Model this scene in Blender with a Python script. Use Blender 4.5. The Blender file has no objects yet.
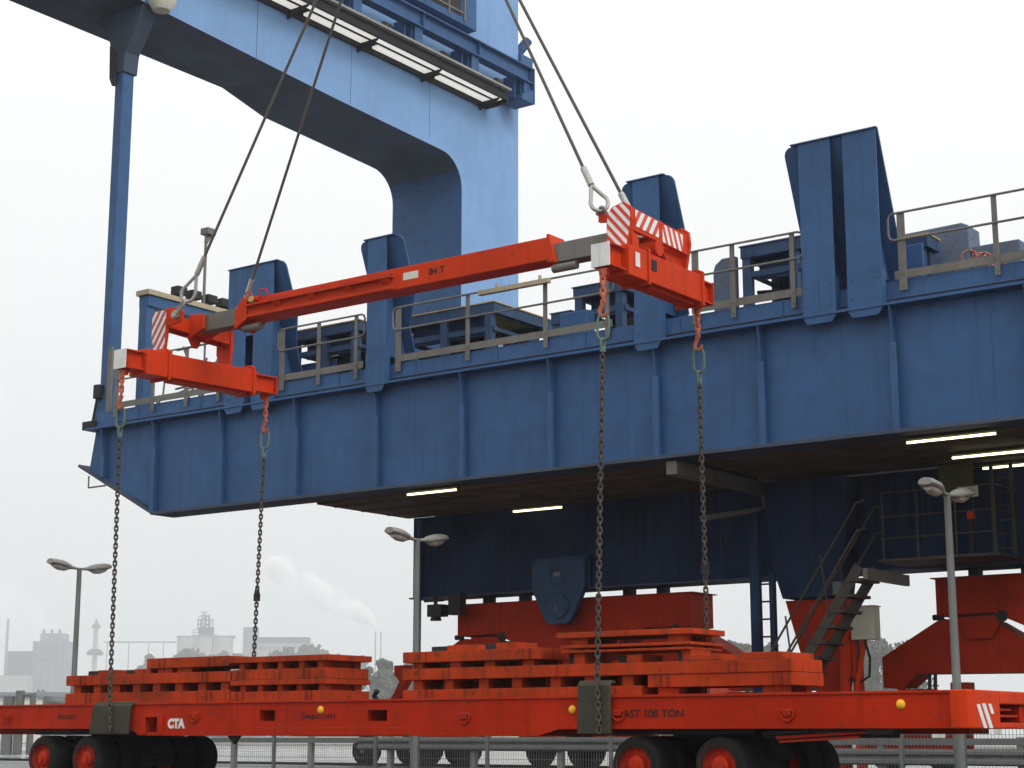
import bpy, bmesh, math, random
from math import radians, sin, cos, pi, atan, atan2, hypot
from mathutils import Vector, Matrix
random.seed(7)
scn = bpy.context.scene
COL = scn.collection

# ------------------------------------------------------------------ materials
def new_mat(name):
    m = bpy.data.materials.new(name); m.use_nodes = True
    nt = m.node_tree; nt.nodes.clear()
    out = nt.nodes.new('ShaderNodeOutputMaterial')
    b = nt.nodes.new('ShaderNodeBsdfPrincipled')
    nt.links.new(b.outputs[0], out.inputs[0])
    return m, nt, b

def paint(name, col, dirt=(.05, .04, .035), amount=.35, rough=.5, streak=.5, scale=3., var=.12, rust=0., metal=0., bump=.0, spec=.22, wear=None):
    """painted steel: broad tone variation, vertical run marks, small rust spots"""
    m, nt, b = new_mat(name)
    N, L = nt.nodes, nt.links
    geo = N.new('ShaderNodeNewGeometry')
    n1 = N.new('ShaderNodeTexNoise'); n1.inputs['Scale'].default_value = scale; n1.inputs['Detail'].default_value = 6
    L.new(geo.outputs['Position'], n1.inputs['Vector'])
    mp = N.new('ShaderNodeMapping'); mp.inputs['Scale'].default_value = (9, 9, .35)
    L.new(geo.outputs['Position'], mp.inputs['Vector'])
    n2 = N.new('ShaderNodeTexNoise'); n2.inputs['Scale'].default_value = 1.6; n2.inputs['Detail'].default_value = 5
    L.new(mp.outputs[0], n2.inputs['Vector'])
    r2 = N.new('ShaderNodeMapRange'); r2.inputs['From Min'].default_value = .52; r2.inputs['From Max'].default_value = .8
    r2.inputs['To Max'].default_value = streak
    L.new(n2.outputs['Fac'], r2.inputs['Value'])
    r1 = N.new('ShaderNodeMapRange'); r1.inputs['From Min'].default_value = .45; r1.inputs['From Max'].default_value = .85
    r1.inputs['To Max'].default_value = amount
    L.new(n1.outputs['Fac'], r1.inputs['Value'])
    mx = N.new('ShaderNodeMath'); mx.operation = 'MAXIMUM'
    L.new(r1.outputs[0], mx.inputs[0]); L.new(r2.outputs[0], mx.inputs[1])
    hsv = N.new('ShaderNodeHueSaturation'); hsv.inputs['Color'].default_value = (*col, 1)
    n3 = N.new('ShaderNodeTexNoise'); n3.inputs['Scale'].default_value = .7; n3.inputs['Detail'].default_value = 3
    L.new(geo.outputs['Position'], n3.inputs['Vector'])
    r3 = N.new('ShaderNodeMapRange'); r3.inputs['From Min'].default_value = .3; r3.inputs['From Max'].default_value = .7
    r3.inputs['To Min'].default_value = 1 - var; r3.inputs['To Max'].default_value = 1 + var
    L.new(n3.outputs['Fac'], r3.inputs['Value']); L.new(r3.outputs[0], hsv.inputs['Value'])
    mix = N.new('ShaderNodeMixRGB'); mix.inputs[2].default_value = (*dirt, 1)
    L.new(mx.outputs[0], mix.inputs[0]); L.new(hsv.outputs[0], mix.inputs[1])
    last = mix.outputs[0]
    if rust:
        n4 = N.new('ShaderNodeTexNoise'); n4.inputs['Scale'].default_value = 11; n4.inputs['Detail'].default_value = 8
        L.new(geo.outputs['Position'], n4.inputs['Vector'])
        r4 = N.new('ShaderNodeMapRange'); r4.inputs['From Min'].default_value = .66 - .1 * rust; r4.inputs['From Max'].default_value = .74
        r4.inputs['To Max'].default_value = .85
        L.new(n4.outputs['Fac'], r4.inputs['Value'])
        mr = N.new('ShaderNodeMixRGB'); mr.inputs[2].default_value = (.09, .035, .015, 1)
        L.new(r4.outputs[0], mr.inputs[0]); L.new(last, mr.inputs[1]); last = mr.outputs[0]
    if wear:
        bv = N.new('ShaderNodeBevel'); bv.samples = 6; bv.inputs['Radius'].default_value = .022
        dp = N.new('ShaderNodeVectorMath'); dp.operation = 'DOT_PRODUCT'; L.new(bv.outputs[0], dp.inputs[0]); L.new(geo.outputs['Normal'], dp.inputs[1])
        e1 = N.new('ShaderNodeMapRange'); e1.inputs['From Min'].default_value = .985; e1.inputs['From Max'].default_value = .86; L.new(dp.outputs['Value'], e1.inputs['Value'])
        ne = N.new('ShaderNodeTexNoise'); ne.inputs['Scale'].default_value = 6; ne.inputs['Detail'].default_value = 6; L.new(geo.outputs['Position'], ne.inputs['Vector'])
        e2 = N.new('ShaderNodeMapRange'); e2.inputs['From Min'].default_value = .45; e2.inputs['From Max'].default_value = .6; L.new(ne.outputs['Fac'], e2.inputs['Value'])
        em = N.new('ShaderNodeMath'); em.operation = 'MULTIPLY'; L.new(e1.outputs[0], em.inputs[0]); L.new(e2.outputs[0], em.inputs[1])
        mw = N.new('ShaderNodeMixRGB'); mw.inputs[2].default_value = (*wear, 1); L.new(em.outputs[0], mw.inputs[0]); L.new(last, mw.inputs[1]); last = mw.outputs[0]
    L.new(last, b.inputs['Base Color'])
    rr = N.new('ShaderNodeMapRange'); rr.inputs['To Min'].default_value = rough - .08; rr.inputs['To Max'].default_value = min(1, rough + .25)
    L.new(n1.outputs['Fac'], rr.inputs['Value']); L.new(rr.outputs[0], b.inputs['Roughness'])
    b.inputs['Metallic'].default_value = metal
    b.inputs['Specular IOR Level'].default_value = spec
    if bump:
        bp = N.new('ShaderNodeBump'); bp.inputs['Strength'].default_value = bump; bp.inputs['Distance'].default_value = .03
        L.new(n3.outputs['Fac'], bp.inputs['Height']); L.new(bp.outputs[0], b.inputs['Normal'])
    return m

def stripes(name, direction, period, c0, c1, offset=0.):
    m, nt, b = new_mat(name)
    N, L = nt.nodes, nt.links
    geo = N.new('ShaderNodeNewGeometry')
    d = N.new('ShaderNodeVectorMath'); d.operation = 'DOT_PRODUCT'; d.inputs[1].default_value = direction
    L.new(geo.outputs['Position'], d.inputs[0])
    a = N.new('ShaderNodeMath'); a.operation = 'MULTIPLY_ADD'; a.inputs[1].default_value = 1 / period; a.inputs[2].default_value = offset
    L.new(d.outputs['Value'], a.inputs[0])
    f = N.new('ShaderNodeMath'); f.operation = 'FRACT'; L.new(a.outputs[0], f.inputs[0])
    g = N.new('ShaderNodeMath'); g.operation = 'GREATER_THAN'; g.inputs[1].default_value = .5; L.new(f.outputs[0], g.inputs[0])
    mix = N.new('ShaderNodeMixRGB'); mix.inputs[1].default_value = (*c0, 1); mix.inputs[2].default_value = (*c1, 1)
    L.new(g.outputs[0], mix.inputs[0])
    n = N.new('ShaderNodeTexNoise'); n.inputs['Scale'].default_value = 14; n.inputs['Detail'].default_value = 6
    L.new(geo.outputs['Position'], n.inputs['Vector'])
    r = N.new('ShaderNodeMapRange'); r.inputs['From Min'].default_value = .5; r.inputs['From Max'].default_value = .8; r.inputs['To Max'].default_value = .4
    L.new(n.outputs['Fac'], r.inputs['Value'])
    m2 = N.new('ShaderNodeMixRGB'); m2.inputs[2].default_value = (.25, .2, .17, 1)
    L.new(r.outputs[0], m2.inputs[0]); L.new(mix.outputs[0], m2.inputs[1])
    L.new(m2.outputs[0], b.inputs['Base Color']); b.inputs['Roughness'].default_value = .5
    return m

def emit(name, col, strength):
    m, nt, b = new_mat(name)
    b.inputs['Base Color'].default_value = (.8, .8, .75, 1)
    b.inputs['Emission Color'].default_value = (*col, 1); b.inputs['Emission Strength'].default_value = strength
    return m

M = {}
M['blue'] = paint('blue_paint', (.036, .102, .24), dirt=(.03, .05, .085), amount=.45, streak=.6, rough=.45, var=.1, bump=.25)
M['litblue'] = paint('lit_side_blue_paint', (.19, .34, .6), dirt=(.16, .22, .3), amount=.25, streak=.4, rough=.55, var=.06, bump=.05)  # crane blue lightened: the portal's lit side put into the colour
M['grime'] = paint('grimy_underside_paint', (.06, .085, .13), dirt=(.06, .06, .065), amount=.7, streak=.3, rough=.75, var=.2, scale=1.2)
M['shadeblue'] = paint('shaded_grimy_blue_paint', (.019, .038, .088), dirt=(.008, .008, .009), amount=.8, streak=.9, rough=.75, var=.3, scale=.9, spec=.12)  # crane blue darkened for the shade under the girder, plus grime streaks
M['dimblue'] = paint('shade_dimmed_blue_paint', (.032, .068, .14), dirt=(.025, .028, .035), amount=.6, streak=.6, rough=.65, var=.15)  # darker, greyer crane blue; the pivot bracket's shade put into the colour
M['olive'] = paint('dark_olive_box', (.07, .07, .03), rough=.7)
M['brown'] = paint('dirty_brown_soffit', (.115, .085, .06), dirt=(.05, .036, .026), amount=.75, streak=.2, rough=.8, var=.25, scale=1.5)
M['red'] = paint('signal_red_paint', (.56, .04, .005), dirt=(.26, .025, .007), amount=.45, streak=.5, rough=.42, var=.1, rust=.25, wear=(.4, .1, .05), spec=.08)
M['trailer'] = paint('trailer_red_paint', (.43, .02, .002), dirt=(.17, .012, .004), amount=.6, streak=.6, rough=.4, var=.15, rust=.35, wear=(.3, .06, .03), spec=.08)
M['ballast'] = paint('weathered_ballast_red', (.38, .042, .008), dirt=(.085, .025, .012), amount=.75, streak=.95, rough=.6, var=.25, rust=1., wear=(.13, .055, .03), spec=.08)
M['redrust'] = paint('red_oxide_paint', (.36, .024, .006), dirt=(.12, .016, .007), amount=.55, streak=.6, rough=.6, var=.14, spec=.08)
M['iron'] = paint('dark_stair_iron', (.062, .055, .046), dirt=(.045, .034, .026), amount=.5, rough=.65, scale=7)
M['orange'] = paint('chain_orange_paint', (.5, .13, .07), dirt=(.2, .08, .05), amount=.6, rough=.6, scale=20)
M['rustrib'] = paint('rust_stained_rib', (.2, .03, .01), dirt=(.05, .025, .015), amount=.8, streak=.9, rough=.75, rust=1.)
M['rimred'] = paint('wheel_rim_red', (.48, .026, .005), dirt=(.12, .04, .025), amount=.6, streak=.3, rough=.5, scale=8, spec=.1)
M['chain'] = paint('worn_dark_chain_steel', (.07, .065, .058), dirt=(.11, .06, .03), amount=.7, rough=.55, metal=.3, scale=15)
M['greenring'] = paint('green_link_paint', (.1, .17, .14), dirt=(.1, .08, .06), amount=.6, rough=.55, scale=15)
M['galv'] = paint('galvanised_steel', (.3, .3, .285), dirt=(.16, .14, .12), amount=.5, rough=.55, metal=.2, scale=6)
M['rail'] = paint('weathered_grey_rail', (.17, .165, .152), dirt=(.11, .08, .055), amount=.55, rough=.7, scale=7)
M['lampgrey'] = paint('lamp_post_grey', (.16, .17, .165), dirt=(.1, .1, .09), amount=.4, rough=.55)
M['headgrey'] = paint('lamp_head_grey', (.28, .28, .265), dirt=(.16, .15, .13), amount=.4, rough=.5)
M['greysteel'] = paint('bare_grey_beam', (.17, .165, .15), dirt=(.1, .08, .06), amount=.5, rough=.5, metal=.2)
M['dark'] = paint('dark_machinery', (.022, .022, .025), dirt=(.04, .03, .025), amount=.5, rough=.6)
M['rubber'] = paint('tyre_rubber', (.012, .0115, .011), dirt=(.04, .037, .033), amount=.6, rough=.8, scale=6)
M['pad'] = paint('olive_rubber_mat', (.045, .042, .03), dirt=(.09, .075, .06), amount=.5, rough=.85, scale=5)
M['white'] = paint('white_plate', (.72, .72, .7), dirt=(.35, .32, .28), amount=.35, rough=.5, scale=9)
M['cream'] = paint('cream_panel', (.62, .6, .5), dirt=(.3, .28, .22), amount=.4, rough=.6)
M['wood'] = paint('weathered_planks', (.42, .35, .24), dirt=(.2, .16, .11), amount=.5, rough=.8, scale=8)
M['yellow'] = paint('worn_yellow_edge', (.5, .36, .13), dirt=(.16, .12, .08), amount=.7, rough=.7, scale=8)
M['rusty'] = paint('rust_streaked_blue_plate', (.1, .15, .22), dirt=(.2, .1, .06), amount=.6, streak=.9, rough=.75, rust=.6)
M['lettering'] = paint('dark_lettering', (.035, .012, .01), rough=.6, amount=.2, streak=.1)
M['chrome'] = paint('steel_ferrule', (.4, .39, .37), dirt=(.2, .18, .15), amount=.4, rough=.35, metal=.7, scale=12)
M['rope'] = paint('wire_rope', (.085, .08, .07), dirt=(.12, .09, .06), amount=.5, rough=.5, metal=.35, scale=20)
M['amber'] = paint('amber_reflector', (.85, .45, .03), amount=.1, rough=.25, streak=.05)
M['tube'] = emit('lit_tube', (1, .93, .55), 3.2)
M['strip'] = emit('lit_strip', (1, .95, .84), .6)
M['lens'] = paint('lamp_lens', (.5, .47, .4), dirt=(.3, .22, .18), amount=.5, rough=.25)
M['factory'] = paint('factory_cladding', (.15, .165, .185), amount=.3, rough=.8, scale=.05)
M['factorydark'] = paint('dark_factory_cladding', (.05, .056, .066), amount=.3, rough=.8, scale=.05)
M['factorylight'] = paint('pale_silo_concrete', (.33, .33, .32), amount=.3, rough=.8, scale=.05)
M['chev'] = stripes('red_white_chevron', (1.15, 0, 1), .135, (.62, .03, .01), (.8, .8, .78))
M['chevside'] = stripes('red_white_chevron_side', (0, 1.1, -.75), .17, (.62, .03, .01), (.8, .8, .78))
M['chevside2'] = stripes('red_white_chevron_side_back', (0, 1.2, .5), .15, (.62, .03, .01), (.8, .8, .78))
M['rope_red'] = paint('faded_red_white_chain', (.4, .08, .05), dirt=(.5, .45, .42), amount=.9, streak=.6, rough=.6, scale=14)
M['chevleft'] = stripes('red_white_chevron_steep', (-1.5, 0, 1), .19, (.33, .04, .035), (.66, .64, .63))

# ------------------------------------------------------------------ mesh helper
class MB:
    def __init__(s): s.v = []; s.f = []
    def add(s, vs, fs):
        k = len(s.v); s.v += [tuple(v) for v in vs]; s.f += [tuple(i + k for i in f) for f in fs]; return s
    def box(s, x0, x1, y0, y1, z0, z1):
        return s.add([(x0, y0, z0), (x1, y0, z0), (x1, y1, z0), (x0, y1, z0), (x0, y0, z1), (x1, y0, z1), (x1, y1, z1), (x0, y1, z1)],
                     [(0, 3, 2, 1), (4, 5, 6, 7), (0, 1, 5, 4), (1, 2, 6, 5), (2, 3, 7, 6), (3, 0, 4, 7)])
    def prism(s, pts, axis, a, b):
        """polygon given in the two other axes (in order x,y,z without axis), extruded along axis from a to b"""
        n = len(pts)
        def mk(p, t): return (t, p[0], p[1]) if axis == 'x' else (p[0], t, p[1]) if axis == 'y' else (p[0], p[1], t)
        vs = [mk(p, a) for p in pts] + [mk(p, b) for p in pts]
        fs = [tuple(range(n))[::-1], tuple(range(n, 2 * n))] + [(i, (i + 1) % n, n + (i + 1) % n, n + i) for i in range(n)]
        return s.add(vs, fs)
    def tube(s, pts, r, n=10, closed=False, r2=None, cap=True):
        pts = [Vector(p) for p in pts]; m = len(pts); rings = []
        for i, p in enumerate(pts):
            if closed: t = pts[(i + 1) % m] - pts[i - 1]
            else: t = pts[min(i + 1, m - 1)] - pts[max(i - 1, 0)]
            t.normalize()
            if i == 0:
                ref = Vector((0, 0, 1)) if abs(t.z) < .9 else Vector((1, 0, 0)); u = t.cross(ref).normalized()
            else:
                u = (u - t * u.dot(t)).normalized()
            w = t.cross(u)
            rr = r if r2 is None else r + (r2 - r) * i / max(1, m - 1)
            rings.append([p + (u * cos(2 * pi * k / n) + w * sin(2 * pi * k / n)) * rr for k in range(n)])
        vs = [v for q in rings for v in q]; fs = []
        for i in range(m if closed else m - 1):
            j = (i + 1) % m
            for k in range(n):
                fs.append((i * n + k, i * n + (k + 1) % n, j * n + (k + 1) % n, j * n + k))
        if not closed and cap:
            fs.append(tuple(range(n))[::-1]); fs.append(tuple(range((m - 1) * n, m * n)))
        return s.add(vs, fs)
    def bar(s, a, b, w, h):
        """rectangular bar from a to b, width w (horizontal), height h"""
        a = Vector(a); b = Vector(b); t = (b - a).normalized()
        up = Vector((0, 0, 1)) if abs(t.z) < .95 else Vector((0, 1, 0))
        u = t.cross(up).normalized() * w / 2; v = u.cross(t).normalized() * h / 2
        vs = [p + q for p in (a, b) for q in (-u - v, u - v, u + v, -u + v)]
        return s.add(vs, [(0, 3, 2, 1), (4, 5, 6, 7), (0, 1, 5, 4), (1, 2, 6, 5), (2, 3, 7, 6), (3, 0, 4, 7)])
    def lathe(s, prof, c, axis='y', n=32):
        """profile of (radius, offset along axis) turned round axis through c"""
        c = Vector(c); vs = []; fs = []; m = len(prof)
        for k in range(n):
            a = 2 * pi * k / n
            for r, t in prof:
                if axis == 'y': vs.append((c.x + r * cos(a), c.y + t, c.z + r * sin(a)))
                elif axis == 'z': vs.append((c.x + r * cos(a), c.y + r * sin(a), c.z + t))
                else: vs.append((c.x + t, c.y + r * cos(a), c.z + r * sin(a)))
        for k in range(n):
            j = (k + 1) % n
            for i in range(m - 1):
                fs.append((k * m + i, k * m + i + 1, j * m + i + 1, j * m + i))
        return s.add(vs, fs)
    def link(s, c, t, side, pitch, r, wid):
        """one chain link, centre c, long axis t, lying in the plane of t and side"""
        c = Vector(c); t = Vector(t).normalized(); side = Vector(side); side = (side - t * side.dot(t)).normalized()
        R = wid / 2 - r; L = pitch / 2 + r - R; pts = []
        for k in range(6): a = pi * k / 5; pts.append(c + t * (L + R * sin(a)) + side * R * cos(a))
        for k in range(6): a = pi + pi * k / 5; pts.append(c + t * (-L + R * sin(a)) + side * R * cos(a))
        return s.tube(pts, r, 6, closed=True)
    def chain(s, a, b, pitch, r, wid):
        a = Vector(a); b = Vector(b); n = max(1, round((b - a).length / pitch)); t = (b - a).normalized(); p = (b - a).length / n
        s1 = Vector((.8, .6, 0)); s1 = (s1 - t * s1.dot(t)).normalized(); s2 = t.cross(s1)
        for i in range(n):
            s.link(a + t * p * (i + .5), t, s1 if i % 2 else s2, p, r, wid)
        return s
    def mesh(s, name, mat):
        me = bpy.data.meshes.new(name); me.from_pydata(s.v, [], s.f)
        bm = bmesh.new(); bm.from_mesh(me); bmesh.ops.recalc_face_normals(bm, faces=bm.faces); bm.to_mesh(me); bm.free()
        if mat: me.materials.append(mat)
        return me
    def build(s, name, mat, parent=None, bevel=0., smooth=False):
        if isinstance(mat, str): mat = M[mat]
        me = s.mesh(name, mat)
        if smooth:
            for p in me.polygons: p.use_smooth = True
            me.set_sharp_from_angle(angle=radians(40))
        o = bpy.data.objects.new(name, me); COL.objects.link(o)
        if parent: attach(o, parent)
        if bevel:
            bv = o.modifiers.new('bevel', 'BEVEL'); bv.width = bevel; bv.segments = 2; bv.limit_method = 'ANGLE'; bv.angle_limit = radians(35)
        return o

def wloc(o):
    v = Vector(o.location)
    while o.parent: o = o.parent; v += Vector(o.location)
    return v
def attach(o, parent):
    """parent keeping world position (meshes are in world coordinates; parents only translate)"""
    o.parent = parent; o.location = Vector(o.location) - wloc(parent)

def tag(o, label, cat, group=None):
    o['label'] = label; o['category'] = cat
    if group: o['group'] = group
    return o
def thing(name, label, cat, loc=(0, 0, 0), group=None):
    o = bpy.data.objects.new(name, None); COL.objects.link(o); o.location = loc; o.empty_display_size = .3
    return tag(o, label, cat, group)
def structure(o): o['kind'] = 'structure'; return o

def copy_tree(o, parent=None):
    c = o.copy(); COL.objects.link(c)
    if parent: c.parent = parent
    for ch in list(o.children): copy_tree(ch, c)
    return c

def text(name, body, size, origin, xdir, zdir, mat, parent, thick=.002, weight=0., width=1.):
    cu = bpy.data.curves.new(name, 'FONT'); cu.body = body; cu.size = size; cu.extrude = thick; cu.offset = weight; cu.resolution_u = 4
    o = bpy.data.objects.new(name, cu); COL.objects.link(o)
    dg = bpy.context.evaluated_depsgraph_get(); dg.update()
    me = bpy.data.meshes.new_from_object(o.evaluated_get(dg)); bpy.data.objects.remove(o)
    x = Vector(xdir); z = Vector(zdir); n = x.cross(z)
    mt = Matrix(((x.x, z.x, n.x, origin[0]), (x.y, z.y, n.y, origin[1]), (x.z, z.z, n.z, origin[2]), (0, 0, 0, 1)))
    me.transform(Matrix.Diagonal((width, 1, 1, 1))); me.transform(mt)
    me.materials.clear(); me.materials.append(M[mat] if isinstance(mat, str) else mat)
    o = bpy.data.objects.new(name, me); COL.objects.link(o); attach(o, parent)
    return o

# ------------------------------------------------------------------ camera
EYE = .65
F = 1712.; PITCH = atan(351 / F); YAW = atan2(1288, hypot(F, 351))
cam = bpy.data.cameras.new('camera'); co = bpy.data.objects.new('camera', cam); COL.objects.link(co)
cam.sensor_width = 36; cam.lens = 36 * F / 1024; cam.clip_start = .1; cam.clip_end = 9000
co.location = (0, 0, EYE); co.rotation_euler = (pi / 2 + PITCH, 0, YAW)
scn.camera = co
def place(px, d):
    """ground point seen in image column px at forward distance d (used for the far background only)"""
    r = (px - 512) * d / (F / cos(PITCH))
    return Vector((r * cos(YAW) - d * sin(YAW), r * sin(YAW) + d * cos(YAW), 0))

# ------------------------------------------------------------------ setting
def ground():
    m, nt, b = new_mat('wet_concrete_yard'); N, L = nt.nodes, nt.links
    geo = N.new('ShaderNodeNewGeometry')
    n1 = N.new('ShaderNodeTexNoise'); n1.inputs['Scale'].default_value = .25; n1.inputs['Detail'].default_value = 7
    n2 = N.new('ShaderNodeTexNoise'); n2.inputs['Scale'].default_value = 9; n2.inputs['Detail'].default_value = 8
    for n in (n1, n2): L.new(geo.outputs['Position'], n.inputs['Vector'])
    cr = N.new('ShaderNodeValToRGB'); cr.color_ramp.elements[0].position = .3; cr.color_ramp.elements[0].color = (.14, .14, .14, 1)
    cr.color_ramp.elements[1].position = .7; cr.color_ramp.elements[1].color = (.32, .32, .31, 1)
    mx = N.new('ShaderNodeMixRGB'); mx.inputs[0].default_value = .35
    L.new(n1.outputs['Fac'], mx.inputs[1]); L.new(n2.outputs['Fac'], mx.inputs[2]); L.new(mx.outputs[0], cr.inputs[0]); L.new(cr.outputs[0], b.inputs['Base Color'])
    rr = N.new('ShaderNodeMapRange'); rr.inputs['From Min'].default_value = .35; rr.inputs['From Max'].default_value = .65
    rr.inputs['To Min'].default_value = .08; rr.inputs['To Max'].default_value = .4
    L.new(n1.outputs['Fac'], rr.inputs['Value']); L.new(rr.outputs[0], b.inputs['Roughness'])
    bp = N.new('ShaderNodeBump'); bp.inputs['Strength'].default_value = .15; bp.inputs['Distance'].default_value = .01
    L.new(n2.outputs['Fac'], bp.inputs['Height']); L.new(bp.outputs[0], b.inputs['Normal'])
    mb = MB(); R = 4000; n = 48
    vs = [(0, 0, 0)] + [(R * cos(2 * pi * k / n), R * sin(2 * pi * k / n), 0) for k in range(n)]
    mb.add(vs, [(0, 1 + k, 1 + (k + 1) % n) for k in range(n)])
    structure(mb.build('ground', m))
    bounce_cut_sheet = paint('bounce_cut_dark', (.045, .045, .047), dirt=(.075, .075, .072), amount=.5, rough=.3, streak=0, scale=.6, spec=.4)
    structure(MB().box(-60, 40, -40, 30, .003, .0045).build('bounce_cut_sheet', bounce_cut_sheet))  # unseen dark sheet added to cut light bounced up under crane and trailer
    # painted lane lines and a road strip across the yard
    asph = paint('wet_asphalt', (.09, .09, .092), dirt=(.14, .14, .14), amount=.4, rough=.2, streak=0, scale=.8, spec=.5)
    structure(MB().box(-140, 40, 62, 71, .003, .004).build('road', asph))
    ln = MB()
    for y in (46, 61.2, 72): ln.box(-140, 40, y, y + .22, .003, .008)
    structure(ln.build('road_markings', paint('road_paint', (.7, .7, .68), amount=.5, rough=.5, scale=2)))
    structure(MB().box(-140, 40, 78, 78.3, 0, .14).build('kerb', paint('kerb_concrete', (.4, .4, .38), rough=.8)))
    # crane rail set in the yard
    structure(MB().box(-60, 30, 28.55, 28.63, 0, .06).build('crane_rail', 'dark'))
ground()

# ------------------------------------------------------------------ trailer
T0, T1 = 16.5, 18.95
TOP = 1.09
def wheel_proto():
    w = MB(); R = .32; W = .19
    w.lathe([(.2, -W), (.28, -W), (R - .01, -W + .03), (R, -W + .06), (R, W - .06), (R - .01, W - .03), (.28, W), (.2, W)], (0, 0, 0), 'y', 40)
    tyre = w.build('wheel', 'rubber', smooth=True)
    r = MB()
    r.lathe([(.245, -W - .004), (.235, -W + .012), (.222, -W + .05), (.2, -W + .07), (.12, -W + .075), (.105, -W + .05), (.1, -W + .02), (.06, -W + .005), (.055, -W - .02), (0, -W - .02)], (0, 0, 0), 'y', 36)
    r.lathe([(.245, W + .004), (.22, W - .05), (.1, W - .06), (0, W - .06)], (0, 0, 0), 'y', 36)
    for k in range(8):
        a = 2 * pi * k / 8
        r.lathe([(0, -W + .05), (.014, -W + .05), (.014, -W + .08)], (.16 * cos(a), 0, .16 * sin(a)), 'y', 8)
    rim = r.build('rim', 'rimred', tyre, smooth=True)
    return tyre
def trailer():
    t = thing('heavy_trailer', 'long low orange red heavy load trailer with solid tyres carrying stacked red ballast', 'trailer', (-14.5, 17.7, 0))
    fr = MB()
    def side(y0, y1, sgn):
        web = [(-18.45, -18.2, .69, .89), (-16.29, -16.01, .83, .97), (-14.41, -14.09, .82, .955)]
        fr.prism([(-23.2, .745), (-18.8, .735), (-18.8, TOP - .03), (-23.2, TOP - .03)], 'y', y0, y1)
        fr.prism([(-18.8, .735), (-18.62, .645), (-18.45, .645), (-18.45, TOP - .03), (-18.8, TOP - .03)], 'y', y0, y1)
        cur = -18.45
        for x0, x1, z0, z1 in web:
            if x0 > cur: fr.box(cur, x0, y0, y1, .64, TOP - .03)
            fr.box(x0, x1, y0, y1, .64, z0); fr.box(x0, x1, y0, y1, z1, TOP - .03)
            fr.box(x0 - .06, x1 + .06, (y1 if sgn > 0 else y0 - .33), (y1 + .33 if sgn > 0 else y0), z0 - .05, z1 + .05) if False else None
            cur = x1
        fr.box(cur, -11.78, y0, y1, .64, TOP - .03)
        fr.prism([(-11.78, .64), (-11.5, .715), (-6.762, .715), (-6.762, TOP - .03), (-11.78, TOP - .03)], 'y', y0, y1)
        fl = (y0 - .02, y1 + .1) if sgn > 0 else (y0 - .1, y1 + .02)
        fr.box(-23.2, -6.762, fl[0], fl[1], TOP - .028, TOP)
        fr.box(-16.4, -13.7, (y0 - .006 if sgn > 0 else y1), (y0 if sgn > 0 else y1 + .006), .645, .742)
    side(T0, T0 + .06, 1); side(T1 - .06, T1, -1)
    for x in [-23.1 + k * .92 for k in range(18)]: fr.box(x, x + .1, T0 + .062, T1 - .062, .8, TOP - .03)
    fr.box(-23.2, -6.95, 17.45, 18.0, .66, 1.0)
    fr.build('frame', 'trailer', t, bevel=.008)
    MB().box(-23.1, -6.78, T0 + .09, T1 - .09, TOP - .02, TOP - .004).build('deck', 'trailer', t)
    for x0, x1, z0, z1 in [(-18.45, -18.2, .69, .89), (-16.29, -16.01, .83, .97), (-14.41, -14.09, .82, .955)]:
        pk = MB()
        pk.box(x0 - .03, x0, T0 + .061, T0 + .4, z0 - .03, z1 + .03); pk.box(x1, x1 + .03, T0 + .061, T0 + .4, z0 - .03, z1 + .03)
        pk.box(x0, x1, T0 + .061, T0 + .4, z0 - .03, z0); pk.box(x0, x1, T0 + .061, T0 + .4, z1, z1 + .03); pk.box(x0, x1, T0 + .4, T0 + .42, z0, z1)
        pk.build('lifting_pocket', 'trailer', t)
    fm = MB()
    for a, b, c, d in ((-18.53, -18.45, .66, .94), (-18.2, -18.12, .66, .94)): fm.box(a, b, T0 - .05, T0, c, d)
    fm.box(-18.45, -18.2, T0 - .05, T0, .89, .94)
    fm.build('pocket_frame', 'trailer', t, bevel=.005)
    # coupling end with rounded corners and an open pocket
    e = MB()
    def corner(cy, sgn):
        pts = []
        for k in range(9):
            a = pi / 2 * k / 8
            pts.append((-6.69 + .14 * sin(a), cy - sgn * .14 * cos(a)))
        return pts
    yl = T0 - .012; yr = T1 + .012
    e.prism([(-6.76, yl)] + corner(yl + .14, 1) + [(-6.55, 17.3), (-6.76, 17.3)], 'z', .712, TOP + .004)
    e.prism([(-6.76, yr)] + corner(yr - .14, -1) + [(-6.55, 18.15), (-6.76, 18.15)], 'z', .712, TOP + .004)
    e.box(-6.9, -6.55, 17.3, 18.15, .712, .775); e.box(-6.9, -6.55, 17.3, 18.15, .96, TOP + .004)
    e.box(-6.9, -6.87, 17.3, 18.15, .775, .96)
    e.build('coupling_end', 'red', t, bevel=.02)
    c = MB(); c.box(-6.86, -6.62, 17.34, 17.98, .83, .855); c.box(-6.86, -6.62, 17.34, 17.8, .895, .92); c.box(-6.86, -6.6, 17.98, 18.11, .78, .95)
    c.build('coupling_bars', 'trailer', t, bevel=.004)
    for sg in (0, 1):
        s = MB()
        for k, (a, b, z0, z1) in enumerate([(16.66, 16.75, .95, .718), (16.80, 16.9, .96, .718), (16.97, 17.05, .96, .86)]):
            f = lambda y: y if sg == 0 else T0 + T1 - y
            dz = (z0 - z1) / .24 * .17
            s.add([(-6.546, f(a), z0), (-6.546, f(b), z0), (-6.546, f(b + dz), z1), (-6.546, f(a + dz), z1), (-6.549, f(a), z0), (-6.549, f(b), z0), (-6.549, f(b + dz), z1), (-6.549, f(a + dz), z1)],
                  [(0, 1, 2, 3), (4, 7, 6, 5), (0, 4, 5, 1), (1, 5, 6, 2), (2, 6, 7, 3), (3, 7, 4, 0)])
        s.build('warning_stripes', 'white', t)
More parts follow.
